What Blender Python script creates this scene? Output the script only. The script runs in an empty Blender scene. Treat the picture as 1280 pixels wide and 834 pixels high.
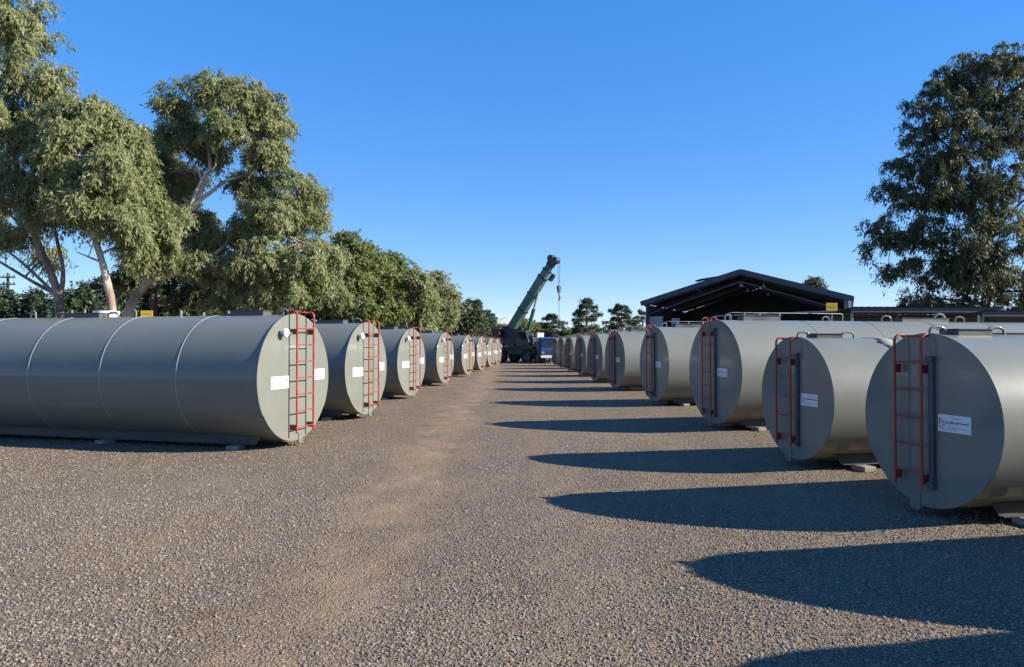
import bpy, math, random
import numpy as np
from mathutils import Vector, Matrix

random.seed(7)
RNG = np.random.default_rng(11)
R = math.radians
scn = bpy.context.scene
col = scn.collection

# ------------------------------------------------------------------ camera
H_EYE, FPX, HOR = 1.70, 900.0, 431.0
cam_d = bpy.data.cameras.new('camera')
cam = bpy.data.objects.new('camera', cam_d)
col.objects.link(cam)
cam.location = (0, 0, H_EYE)
cam.rotation_euler = (R(90) + math.atan((HOR - 417) / FPX), 0, 0)
cam_d.sensor_width = 36
cam_d.lens = FPX / 1280 * 36
cam_d.clip_start = 0.05
cam_d.clip_end = 3000
scn.camera = cam

# ------------------------------------------------------------------ sky, sun, exposure
SUN_EL = R(25.8)
SUN_H = Vector((math.cos(R(-9.5)), math.sin(R(-9.5)), 0))          # horizontal direction towards the sun
SUN = Vector((SUN_H.x * math.cos(SUN_EL), SUN_H.y * math.cos(SUN_EL), math.sin(SUN_EL)))
world = bpy.data.worlds.new('World')
scn.world = world
world.use_nodes = True
wn, wl = world.node_tree.nodes, world.node_tree.links
sky = wn.new('ShaderNodeTexSky')
sky.sky_type = 'NISHITA'
sky.sun_disc = False
sky.sun_elevation = SUN_EL
sky.sun_rotation = math.atan2(SUN_H.x, SUN_H.y)
sky.altitude = 300
sky.air_density = 1.0
sky.dust_density = 0.0
sky.ozone_density = 8.0
gam = wn.new('ShaderNodeGamma')                          # the even, clear blue of the photograph
gam.inputs['Gamma'].default_value = 0.45
wl.new(sky.outputs['Color'], gam.inputs['Color'])
hsv = wn.new('ShaderNodeHueSaturation')
hsv.inputs['Hue'].default_value = 0.519
hsv.inputs['Saturation'].default_value = 1.68
hsv.inputs['Value'].default_value = 2.0
wl.new(gam.outputs['Color'], hsv.inputs['Color'])
wl.new(hsv.outputs['Color'], wn['Background'].inputs['Color'])
wn['Background'].inputs['Strength'].default_value = 0.118
sun_d = bpy.data.lights.new('sun', 'SUN')
sun_d.energy = 5.0
sun_d.angle = R(0.53)
sun_d.color = (1.0, 0.925, 0.81)
sun_o = bpy.data.objects.new('sun', sun_d)
col.objects.link(sun_o)
sun_o.rotation_euler = SUN.to_track_quat('Z', 'Y').to_euler()
sun_o.location = (40, -12, 30)
vs = scn.view_settings
vs.view_transform = 'Standard'
vs.look = 'None'
vs.gamma = 1.0
vs.use_curve_mapping = False
vs.exposure = 1.08


# ------------------------------------------------------------------ helpers
def at(px, py, Z):
    """photo pixel (1280 wide) at distance Z -> world point"""
    return Vector(((px - 640) / FPX * Z, Z, H_EYE + (HOR - py) / FPX * Z))


def tag(o, label=None, cat=None, group=None, kind=None):
    if label: o['label'] = label
    if cat: o['category'] = cat
    if group: o['group'] = group
    if kind: o['kind'] = kind
    return o


def empty(name, loc, rz=0.0):
    o = bpy.data.objects.new(name, None)
    col.objects.link(o)
    o.location = loc
    o.rotation_euler = (0, 0, rz)
    o.empty_display_size = 0.2
    return o


def copy_tree(o, parent=None):
    c = o.copy()
    col.objects.link(c)
    c.parent = parent
    for ch in list(o.children):
        copy_tree(ch, c)
    return c


class MB:
    """collects geometry for one mesh object"""
    def __init__(self):
        self.v, self.f = [], []

    def add(self, vs_, fs_):
        n = len(self.v)
        self.v += [tuple(p) for p in vs_]
        self.f += [tuple(i + n for i in f) for f in fs_]
        return self

    def box(self, c, s, rot=None):
        hx, hy, hz = s[0] / 2, s[1] / 2, s[2] / 2
        pts = [Vector((x, y, z)) for x in (-hx, hx) for y in (-hy, hy) for z in (-hz, hz)]
        if rot is not None:
            pts = [rot @ p for p in pts]
        c = Vector(c)
        return self.add([p + c for p in pts],
                        [(0, 1, 3, 2), (4, 6, 7, 5), (0, 4, 5, 1), (2, 3, 7, 6), (0, 2, 6, 4), (1, 5, 7, 3)])

    def beam(self, a, b, w, h, up=(0, 0, 1)):
        a, b = Vector(a), Vector(b)
        d = (b - a)
        L = d.length
        x = d.normalized()
        u = Vector(up)
        if abs(x.dot(u)) > 0.98: u = Vector((0, 1, 0))
        y = u.cross(x).normalized()
        z = x.cross(y)
        m = Matrix((x, y, z)).transposed()
        return self.box((a + b) / 2, (L, w, h), m)

    def tube(self, pts, rad, n=8, cap=True):
        pts = [Vector(p) for p in pts]
        m = len(pts)
        rads = rad if isinstance(rad, (list, tuple)) else [rad] * m
        t0 = (pts[1] - pts[0]).normalized()
        ref = Vector((0, 0, 1)) if abs(t0.z) < 0.9 else Vector((1, 0, 0))
        nrm = (ref - t0 * ref.dot(t0)).normalized()
        vv, ff = [], []
        for i in range(m):
            t = (pts[min(i + 1, m - 1)] - pts[max(i - 1, 0)]).normalized()
            nrm = nrm - t * nrm.dot(t)
            if nrm.length < 1e-6: nrm = t.orthogonal()
            nrm.normalize()
            bn = t.cross(nrm)
            for k in range(n):
                a = 2 * math.pi * k / n
                vv.append(pts[i] + (nrm * math.cos(a) + bn * math.sin(a)) * rads[i])
        for i in range(m - 1):
            for k in range(n):
                k2 = (k + 1) % n
                ff.append((i * n + k, i * n + k2, (i + 1) * n + k2, (i + 1) * n + k))
        if cap:
            ff.append(tuple(range(n - 1, -1, -1)))
            ff.append(tuple((m - 1) * n + k for k in range(n)))
        return self.add(vv, ff)

    def cyl(self, a, b, r, n=16, r2=None):
        return self.tube([a, b], [r, r if r2 is None else r2], n)

    def lathe_x(self, prof, n=64, centre=(0, 0)):
        """profile of (x, r) round the x axis"""
        vv, ff = [], []
        for (x, r) in prof:
            for k in range(n):
                a = 2 * math.pi * k / n
                vv.append((x, centre[0] + r * math.cos(a), centre[1] + r * math.sin(a)))
        for i in range(len(prof) - 1):
            for k in range(n):
                k2 = (k + 1) % n
                ff.append((i * n + k, (i + 1) * n + k, (i + 1) * n + k2, i * n + k2))
        return self.add(vv, ff)

    def extrude_poly(self, poly, off):
        """closed planar polygon (list of Vector) extruded by vector off"""
        n = len(poly)
        poly = [Vector(p) for p in poly]
        off = Vector(off)
        vv = poly + [p + off for p in poly]
        ff = [tuple(range(n))[::-1], tuple(range(n, 2 * n))]
        for k in range(n):
            k2 = (k + 1) % n
            ff.append((k, k2, n + k2, n + k))
        return self.add(vv, ff)

    def mesh(self, name, mat, smooth=None):
        me = bpy.data.meshes.new(name)
        me.from_pydata(self.v, [], self.f)
        me.validate()
        if smooth is not None:
            me.polygons.foreach_set('use_smooth', [True] * len(me.polygons))
            me.set_sharp_from_angle(angle=R(smooth))
        if mat: me.materials.append(mat)
        return me

    def build(self, name, mat, parent=None, smooth=None, bevel=0):
        o = bpy.data.objects.new(name, self.mesh(name, mat, smooth))
        col.objects.link(o)
        o.parent = parent
        if bevel:
            b = o.modifiers.new('bevel', 'BEVEL')
            b.width = bevel
            b.segments = 2
            b.limit_method = 'ANGLE'
        return o


# ------------------------------------------------------------------ materials
def new_mat(name):
    m = bpy.data.materials.new(name)
    m.use_nodes = True
    nt = m.node_tree
    return m, nt.nodes, nt.links, nt.nodes['Principled BSDF']


def noise_mat(name, c1, c2, rough=0.6, rough2=None, metal=0.0, scale=4.0, detail=6, bump=0.0, bump_scale=30.0,
              contrast=(0.35, 0.65), stretch=(1, 1, 1), spec=0.5):
    m, N, L, p = new_mat(name)
    tc = N.new('ShaderNodeTexCoord')
    mp = N.new('ShaderNodeMapping')
    mp.inputs['Scale'].default_value = stretch
    L.new(tc.outputs['Object'], mp.inputs['Vector'])
    nz = N.new('ShaderNodeTexNoise')
    nz.inputs['Scale'].default_value = scale
    nz.inputs['Detail'].default_value = detail
    L.new(mp.outputs['Vector'], nz.inputs['Vector'])
    rp = N.new('ShaderNodeValToRGB')
    rp.color_ramp.elements[0].position, rp.color_ramp.elements[1].position = contrast
    rp.color_ramp.elements[0].color = (*c1, 1)
    rp.color_ramp.elements[1].color = (*c2, 1)
    L.new(nz.outputs['Fac'], rp.inputs['Fac'])
    L.new(rp.outputs['Color'], p.inputs['Base Color'])
    mr = N.new('ShaderNodeMapRange')
    mr.inputs['From Min'].default_value, mr.inputs['From Max'].default_value = 0.3, 0.7
    mr.inputs['To Min'].default_value = rough
    mr.inputs['To Max'].default_value = rough2 if rough2 is not None else rough
    L.new(nz.outputs['Fac'], mr.inputs['Value'])
    L.new(mr.outputs['Result'], p.inputs['Roughness'])
    p.inputs['Metallic'].default_value = metal
    p.inputs['Specular IOR Level'].default_value = spec
    if bump:
        n2 = N.new('ShaderNodeTexNoise')
        n2.inputs['Scale'].default_value = bump_scale
        n2.inputs['Detail'].default_value = 4
        L.new(mp.outputs['Vector'], n2.inputs['Vector'])
        b = N.new('ShaderNodeBump')
        b.inputs['Strength'].default_value = bump
        b.inputs['Distance'].default_value = 0.02
        L.new(n2.outputs['Fac'], b.inputs['Height'])
        L.new(b.outputs['Normal'], p.inputs['Normal'])
    return m


def tank_paint(name):
    m, N, L, p = new_mat(name)
    tc = N.new('ShaderNodeTexCoord')
    oi = N.new('ShaderNodeObjectInfo')
    ad = N.new('ShaderNodeVectorMath'); ad.operation = 'ADD'
    rr = N.new('ShaderNodeMath'); rr.operation = 'MULTIPLY'; rr.inputs[1].default_value = 37.0
    L.new(oi.outputs['Random'], rr.inputs[0])
    L.new(tc.outputs['Object'], ad.inputs[0]); L.new(rr.outputs[0], ad.inputs[1])
    nz = N.new('ShaderNodeTexNoise'); nz.inputs['Scale'].default_value = 0.9; nz.inputs['Detail'].default_value = 8
    nz.inputs['Roughness'].default_value = 0.6
    L.new(ad.outputs[0], nz.inputs['Vector'])
    rp = N.new('ShaderNodeValToRGB')
    rp.color_ramp.elements[0].position, rp.color_ramp.elements[1].position = 0.3, 0.72
    rp.color_ramp.elements[0].color = (0.154, 0.162, 0.136, 1)
    rp.color_ramp.elements[1].color = (0.182, 0.190, 0.160, 1)
    L.new(nz.outputs['Fac'], rp.inputs['Fac'])
    # thin dust, in vertical runs
    mp = N.new('ShaderNodeMapping'); mp.inputs['Scale'].default_value = (6, 6, 0.7)
    L.new(ad.outputs[0], mp.inputs['Vector'])
    n3 = N.new('ShaderNodeTexNoise'); n3.inputs['Scale'].default_value = 2.2; n3.inputs['Detail'].default_value = 6
    L.new(mp.outputs['Vector'], n3.inputs['Vector'])
    r3 = N.new('ShaderNodeValToRGB')
    r3.color_ramp.elements[0].position, r3.color_ramp.elements[1].position = 0.52, 0.82
    r3.color_ramp.elements[0].color = (0, 0, 0, 1); r3.color_ramp.elements[1].color = (0.28, 0.28, 0.28, 1)
    L.new(n3.outputs['Fac'], r3.inputs['Fac'])
    mx = N.new('ShaderNodeMix'); mx.data_type = 'RGBA'
    L.new(r3.outputs['Color'], mx.inputs['Factor'])
    L.new(rp.outputs['Color'], mx.inputs['A'])
    mx.inputs['B'].default_value = (0.23, 0.205, 0.17, 1)
    L.new(mx.outputs['Result'], p.inputs['Base Color'])
    mr = N.new('ShaderNodeMapRange')
    mr.inputs['From Min'].default_value, mr.inputs['From Max'].default_value = 0.25, 0.75
    mr.inputs['To Min'].default_value, mr.inputs['To Max'].default_value = 0.06, 0.12
    p.inputs['Roughness'].default_value = 0.5
    p.inputs['Specular IOR Level'].default_value = 0.10
    p.inputs['Coat Weight'].default_value = 0.42
    p.inputs['Coat IOR'].default_value = 1.52
    L.new(nz.outputs['Fac'], mr.inputs['Value']); L.new(mr.outputs['Result'], p.inputs['Coat Roughness'])
    # plate unevenness
    n2 = N.new('ShaderNodeTexNoise'); n2.inputs['Scale'].default_value = 1.6; n2.inputs['Detail'].default_value = 2
    L.new(ad.outputs[0], n2.inputs['Vector'])
    b = N.new('ShaderNodeBump'); b.inputs['Strength'].default_value = 0.22; b.inputs['Distance'].default_value = 0.010
    L.new(n2.outputs['Fac'], b.inputs['Height'])
    n4 = N.new('ShaderNodeTexNoise'); n4.inputs['Scale'].default_value = 240; n4.inputs['Detail'].default_value = 2
    L.new(ad.outputs[0], n4.inputs['Vector'])
    b2 = N.new('ShaderNodeBump'); b2.inputs['Strength'].default_value = 0.10; b2.inputs['Distance'].default_value = 0.002
    L.new(n4.outputs['Fac'], b2.inputs['Height']); L.new(b.outputs['Normal'], b2.inputs['Normal'])
    L.new(b2.outputs['Normal'], p.inputs['Normal']); L.new(b.outputs['Normal'], p.inputs['Coat Normal'])
    return m


M = {}
M['tank'] = tank_paint('tank_paint')
M['tank_dark'] = noise_mat('tank_paint_dark', (0.055, 0.06, 0.06), (0.085, 0.09, 0.09), 0.4, 0.55, scale=3)
M['skid'] = noise_mat('skid_paint', (0.045, 0.047, 0.042), (0.07, 0.07, 0.062), 0.5, 0.7, scale=3)
M['weld'] = noise_mat('weld_bead', (0.22, 0.23, 0.22), (0.32, 0.32, 0.30), 0.35, 0.5, scale=20, bump=0.4, bump_scale=120)
M['sunlit_tan'] = noise_mat('sunlit_tan', (0.21, 0.18, 0.135), (0.27, 0.235, 0.18), 0.6, 0.7, scale=5)  # tan that paints direct sun onto a barrel band
M['red'] = noise_mat('red_paint', (0.27, 0.034, 0.018), (0.37, 0.060, 0.030), 0.4, 0.6, scale=7)
M['red_dark'] = noise_mat('red_paint_dark', (0.16, 0.02, 0.02), (0.24, 0.04, 0.03), 0.5, 0.6, scale=9)
M['white_sign'] = noise_mat('sign_white', (0.62, 0.62, 0.62), (0.70, 0.70, 0.69), 0.45, scale=4)
M['ink'] = noise_mat('ink', (0.05, 0.06, 0.09), (0.09, 0.10, 0.14), 0.5, scale=20)
M['ink_soft'] = noise_mat('ink_soft', (0.22, 0.24, 0.30), (0.30, 0.32, 0.38), 0.5, scale=20)
M['orange'] = noise_mat('logo_orange', (0.50, 0.16, 0.05), (0.58, 0.22, 0.07), 0.5, scale=9)
M['galv'] = noise_mat('galvanised_pipe', (0.24, 0.245, 0.245), (0.36, 0.36, 0.35), 0.4, 0.55, metal=0.3, scale=9)
M['yellow'] = noise_mat('yellow_paint', (0.66, 0.40, 0.008), (0.72, 0.46, 0.015), 0.45, scale=5)
M['concrete'] = noise_mat('concrete', (0.19, 0.165, 0.135), (0.28, 0.25, 0.21), 0.85, scale=12, bump=0.5, bump_scale=60)
M['bark_pale'] = noise_mat('bark_pale', (0.24, 0.17, 0.12), (0.56, 0.48, 0.40), 0.8, scale=1.6, detail=8, bump=0.6,
                           bump_scale=12, stretch=(1, 1, 0.25), contrast=(0.38, 0.56))
M['bark_mid'] = noise_mat('bark_mid', (0.12, 0.09, 0.068), (0.30, 0.25, 0.205), 0.85, scale=1.8, detail=8, bump=0.6,
                          bump_scale=12, stretch=(1, 1, 0.25))
M['bark_dark'] = noise_mat('bark_dark', (0.06, 0.048, 0.038), (0.14, 0.11, 0.09), 0.9, scale=3, bump=0.6, bump_scale=14,
                           stretch=(1, 1, 0.3))
M['steel_dark'] = noise_mat('steel_dark', (0.025, 0.032, 0.040), (0.05, 0.06, 0.07), 0.5, 0.65, scale=2)
M['sheet_dark'] = noise_mat('roof_sheet', (0.03, 0.04, 0.055), (0.06, 0.075, 0.095), 0.45, 0.6, scale=1.2)
M['sheet_in'] = noise_mat('wall_sheet', (0.055, 0.06, 0.066), (0.09, 0.095, 0.105), 0.6, 0.7, scale=1.5)
M['wall_grey'] = noise_mat('render_grey', (0.18, 0.18, 0.17), (0.26, 0.26, 0.25), 0.85, scale=2.5)
M['pier'] = noise_mat('pier_render', (0.30, 0.30, 0.28), (0.42, 0.41, 0.39), 0.85, scale=2.5)
M['cream'] = noise_mat('cream_wall', (0.66, 0.63, 0.57), (0.76, 0.73, 0.68), 0.8, scale=1.5)
M['tile'] = noise_mat('roof_tile', (0.24, 0.10, 0.06), (0.34, 0.15, 0.10), 0.8, scale=4)
M['crane'] = noise_mat('crane_green', (0.028, 0.060, 0.050), (0.05, 0.095, 0.08), 0.4, 0.6, scale=1.6)
M['crane_pale'] = noise_mat('crane_green_pale', (0.055, 0.115, 0.085), (0.095, 0.17, 0.125), 0.4, 0.55, scale=1.6)
M['crane_dark'] = noise_mat('crane_dark', (0.02, 0.03, 0.035), (0.045, 0.055, 0.06), 0.5, scale=2)
M['maroon'] = noise_mat('maroon_paint', (0.10, 0.02, 0.035), (0.15, 0.03, 0.05), 0.5, scale=2)
M['rubber'] = noise_mat('rubber', (0.014, 0.014, 0.015), (0.03, 0.03, 0.03), 0.8, scale=8)
M['blue'] = noise_mat('blue_paint', (0.02, 0.07, 0.24), (0.03, 0.10, 0.32), 0.35, 0.5, scale=3)
M['white_paint'] = noise_mat('white_paint', (0.70, 0.71, 0.71), (0.80, 0.80, 0.79), 0.4, scale=3)
M['glass'] = noise_mat('dark_glass', (0.015, 0.02, 0.025), (0.025, 0.03, 0.035), 0.06, scale=2)
M['wood'] = noise_mat('pole_wood', (0.07, 0.056, 0.045), (0.12, 0.10, 0.085), 0.85, scale=3, stretch=(1, 1, 0.1))
M['timber'] = noise_mat('timber', (0.26, 0.19, 0.12), (0.38, 0.29, 0.19), 0.85, scale=5)


def leaf_mat(name, ramp, trans=0.42, rough=0.5):
    """leaf colour varies from leaf to leaf and from spray to spray (attribute 'tint')"""
    m, N, L, p = new_mat(name)
    a = N.new('ShaderNodeAttribute'); a.attribute_name = 'tint'
    rp = N.new('ShaderNodeValToRGB')
    e = rp.color_ramp.elements
    e[0].position, e[0].color = ramp[0][0], (*ramp[0][1], 1)
    e[1].position, e[1].color = ramp[-1][0], (*ramp[-1][1], 1)
    for pos, c in ramp[1:-1]:
        k = e.new(pos); k.color = (*c, 1)
    L.new(a.outputs['Fac'], rp.inputs['Fac'])
    L.new(rp.outputs['Color'], p.inputs['Base Color'])
    p.inputs['Roughness'].default_value = rough
    p.inputs['Specular IOR Level'].default_value = 0.35
    t = N.new('ShaderNodeBsdfTranslucent')
    L.new(rp.outputs['Color'], t.inputs['Color'])
    mx = N.new('ShaderNodeMixShader'); mx.inputs['Fac'].default_value = trans
    L.new(p.outputs['BSDF'], mx.inputs[1]); L.new(t.outputs['BSDF'], mx.inputs[2])
    L.new(mx.outputs['Shader'], N['Material Output'].inputs['Surface'])
    return m


M['gum'] = leaf_mat('gum_leaf', [(0.0, (0.165, 0.195, 0.082)), (0.45, (0.275, 0.305, 0.135)), (0.8, (0.37, 0.38, 0.18)),
                                 (1.0, (0.37, 0.28, 0.15))], 0.5)
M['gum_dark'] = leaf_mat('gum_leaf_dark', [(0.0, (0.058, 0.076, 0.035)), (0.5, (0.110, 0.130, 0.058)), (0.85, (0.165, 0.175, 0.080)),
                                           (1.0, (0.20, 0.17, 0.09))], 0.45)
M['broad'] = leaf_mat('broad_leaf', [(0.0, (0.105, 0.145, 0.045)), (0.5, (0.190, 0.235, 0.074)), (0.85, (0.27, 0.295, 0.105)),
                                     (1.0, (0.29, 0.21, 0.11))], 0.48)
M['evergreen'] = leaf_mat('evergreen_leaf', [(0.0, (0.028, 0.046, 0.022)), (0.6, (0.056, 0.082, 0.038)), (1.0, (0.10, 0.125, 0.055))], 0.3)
M['cedar'] = leaf_mat('cedar_needles', [(0.0, (0.055, 0.092, 0.060)), (0.6, (0.10, 0.145, 0.086)), (1.0, (0.17, 0.20, 0.10))], 0.3)


# ------------------------------------------------------------------ ground
def ground_mat():
    m, N, L, p = new_mat('gravel_ground')
    tc = N.new('ShaderNodeTexCoord')

    def nz(scale, detail=5, rough=0.55, vec=None):
        n = N.new('ShaderNodeTexNoise')
        n.inputs['Scale'].default_value = scale
        n.inputs['Detail'].default_value = detail
        n.inputs['Roughness'].default_value = rough
        L.new(vec or tc.outputs['Object'], n.inputs['Vector'])
        return n

    def mix(f, a, b, blend='MIX'):
        x = N.new('ShaderNodeMix'); x.data_type = 'RGBA'; x.blend_type = blend
        for sock, val in (('Factor', f), ('A', a), ('B', b)):
            if isinstance(val, (int, float)): x.inputs[sock].default_value = val
            elif isinstance(val, tuple): x.inputs[sock].default_value = (*val, 1)
            else: L.new(val, x.inputs[sock])
        return x.outputs['Result']

    def ramp(src, p0, p1, c0=(0, 0, 0), c1=(1, 1, 1)):
        r = N.new('ShaderNodeValToRGB')
        r.color_ramp.elements[0].position, r.color_ramp.elements[1].position = p0, p1
        r.color_ramp.elements[0].color, r.color_ramp.elements[1].color = (*c0, 1), (*c1, 1)
        L.new(src, r.inputs['Fac'])
        return r.outputs['Color']

    # stones: two sizes of cells, each with its own grey-brown
    def stones(scale):
        v = N.new('ShaderNodeTexVoronoi'); v.inputs['Scale'].default_value = scale
        v.inputs['Randomness'].default_value = 1.0
        L.new(tc.outputs['Object'], v.inputs['Vector'])
        s = N.new('ShaderNodeSeparateColor'); L.new(v.outputs['Color'], s.inputs['Color'])
        r = N.new('ShaderNodeValToRGB')
        e = r.color_ramp.elements
        e[0].position, e[0].color = 0.0, (0.15, 0.125, 0.105, 1)
        e[1].position, e[1].color = 1.0, (0.56, 0.50, 0.43, 1)
        for pos, c in ((0.3, (0.30, 0.255, 0.21)), (0.55, (0.40, 0.335, 0.27)), (0.8, (0.43, 0.37, 0.31))):
            k = e.new(pos); k.color = (*c, 1)
        L.new(s.outputs['Red'], r.inputs['Fac'])
        return v, r.outputs['Color']

    v1, c1 = stones(52)
    v2, c2 = stones(110)
    sel = ramp(nz(30, 2).outputs['Fac'], 0.45, 0.55)
    st = mix(sel, c1, c2)
    # sandy fines show in the wheel tracks and in patches
    sx = N.new('ShaderNodeSeparateXYZ'); L.new(tc.outputs['Object'], sx.inputs[0])
    wob = nz(0.35, 3)
    ma = N.new('ShaderNodeMath'); ma.operation = 'MULTIPLY_ADD'
    L.new(wob.outputs['Fac'], ma.inputs[0]); ma.inputs[1].default_value = 1.6
    L.new(sx.outputs['X'], ma.inputs[2])

    def track(x0, w):
        a = N.new('ShaderNodeMath'); a.operation = 'SUBTRACT'; L.new(ma.outputs[0], a.inputs[0]); a.inputs[1].default_value = x0 + 0.8
        b = N.new('ShaderNodeMath'); b.operation = 'ABSOLUTE'; L.new(a.outputs[0], b.inputs[0])
        c = N.new('ShaderNodeMapRange'); c.interpolation_type = 'SMOOTHSTEP'
        c.inputs['From Min'].default_value = w; c.inputs['From Max'].default_value = w * 0.25
        L.new(b.outputs[0], c.inputs['Value'])
        return c.outputs['Result']

    t1, t2 = track(-1.35, 0.75), track(0.55, 0.5)
    mxm = N.new('ShaderNodeMath'); mxm.operation = 'MAXIMUM'; L.new(t1, mxm.inputs[0])
    h2 = N.new('ShaderNodeMath'); h2.operation = 'MULTIPLY'; h2.inputs[1].default_value = 0.35; L.new(t2, h2.inputs[0])
    L.new(h2.outputs[0], mxm.inputs[1])
    brk = ramp(nz(1.1, 5).outputs['Fac'], 0.30, 0.62)
    tm = N.new('ShaderNodeMath'); tm.operation = 'MULTIPLY'; L.new(mxm.outputs[0], tm.inputs[0]); L.new(brk, tm.inputs[1])
    patch = ramp(nz(0.42, 6).outputs['Fac'], 0.48, 0.70)
    ps = N.new('ShaderNodeMath'); ps.operation = 'MULTIPLY'; ps.inputs[1].default_value = 0.55; L.new(patch, ps.inputs[0])
    sand_m = N.new('ShaderNodeMath'); sand_m.operation = 'MAXIMUM'; L.new(tm.outputs[0], sand_m.inputs[0]); L.new(ps.outputs[0], sand_m.inputs[1])
    sm = N.new('ShaderNodeMath'); sm.operation = 'MULTIPLY'; sm.inputs[1].default_value = 0.8; L.new(sand_m.outputs[0], sm.inputs[0])
    sand = mix(ramp(nz(60, 4).outputs['Fac'], 0.3, 0.7), (0.39, 0.315, 0.24), (0.50, 0.415, 0.325))
    c = mix(sm.outputs[0], st, sand)
    # earthy patches: redder or greyer
    c = mix(ramp(nz(0.55, 4).outputs['Fac'], 0.55, 0.72, (0, 0, 0), (0.5, 0.5, 0.5)), c, (0.40, 0.28, 0.18), 'MIX')
    c = mix(ramp(nz(0.28, 4).outputs['Fac'], 0.50, 0.75, (0, 0, 0), (0.40, 0.40, 0.40)), c, (0.31, 0.30, 0.29), 'MIX')
    c = mix(ramp(nz(3.2, 6, 0.7).outputs['Fac'], 0.52, 0.80, (0, 0, 0), (0.45, 0.45, 0.45)), c, (0.20, 0.165, 0.135), 'MIX')
    c = mix(1.0, c, (0.67, 0.575, 0.45), 'MULTIPLY')
    L.new(c, p.inputs['Base Color'])
    p.inputs['Roughness'].default_value = 0.92
    p.inputs['Specular IOR Level'].default_value = 0.25
    # relief
    inv = N.new('ShaderNodeMath'); inv.operation = 'SUBTRACT'; inv.inputs[0].default_value = 1.0; L.new(sm.outputs[0], inv.inputs[1])
    d1 = N.new('ShaderNodeMath'); d1.operation = 'MULTIPLY'; L.new(v1.outputs['Distance'], d1.inputs[0]); L.new(inv.outputs[0], d1.inputs[1])
    b1 = N.new('ShaderNodeBump'); b1.invert = True; b1.inputs['Strength'].default_value = 1.0; b1.inputs['Distance'].default_value = 0.030
    L.new(d1.outputs[0], b1.inputs['Height'])
    b2 = N.new('ShaderNodeBump'); b2.invert = True; b2.inputs['Strength'].default_value = 0.8; b2.inputs['Distance'].default_value = 0.010
    L.new(v2.outputs['Distance'], b2.inputs['Height']); L.new(b1.outputs['Normal'], b2.inputs['Normal'])
    b3 = N.new('ShaderNodeBump'); b3.inputs['Strength'].default_value = 0.8; b3.inputs['Distance'].default_value = 0.12
    L.new(nz(1.6, 4).outputs['Fac'], b3.inputs['Height']); L.new(b2.outputs['Normal'], b3.inputs['Normal'])
    L.new(b3.outputs['Normal'], p.inputs['Normal'])
    return m


M['ground'] = ground_mat()
g = MB()
xs = [-900, -120, -40, -20, -10, -5, 0, 5, 10, 20, 40, 120, 900]
ys = [-300, -30, -8, 0, 6, 12, 20, 30, 45, 70, 120, 300, 1500]
g.add([(x, y, 0) for y in ys for x in xs],
      [(j * 13 + i, j * 13 + i + 1, (j + 1) * 13 + i + 1, (j + 1) * 13 + i) for j in range(12) for i in range(12)])
tag(g.build('ground', M['ground']), 'brown-grey gravel yard with sandy wheel tracks between the tank rows', 'ground', kind='structure')


def pebble_mat():
    m, N, L, p = new_mat('pebble')
    oi = N.new('ShaderNodeObjectInfo')
    rp = N.new('ShaderNodeValToRGB')
    e = rp.color_ramp.elements
    e[0].position, e[0].color = 0.0, (0.128, 0.105, 0.082, 1)
    e[1].position, e[1].color = 1.0, (0.306, 0.267, 0.215, 1)
    for pos, c in ((0.15, (0.176, 0.143, 0.110)), (0.4, (0.215, 0.176, 0.133)), (0.6, (0.239, 0.197, 0.149)), (0.75, (0.205, 0.179, 0.146)),
                   (0.9, (0.258, 0.219, 0.169))):
        k = e.new(pos); k.color = (*c, 1)
    L.new(oi.outputs['Random'], rp.inputs['Fac'])
    L.new(rp.outputs['Color'], p.inputs['Base Color'])
    p.inputs['Roughness'].default_value = 0.88
    p.inputs['Specular IOR Level'].default_value = 0.3
    return m


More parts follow.
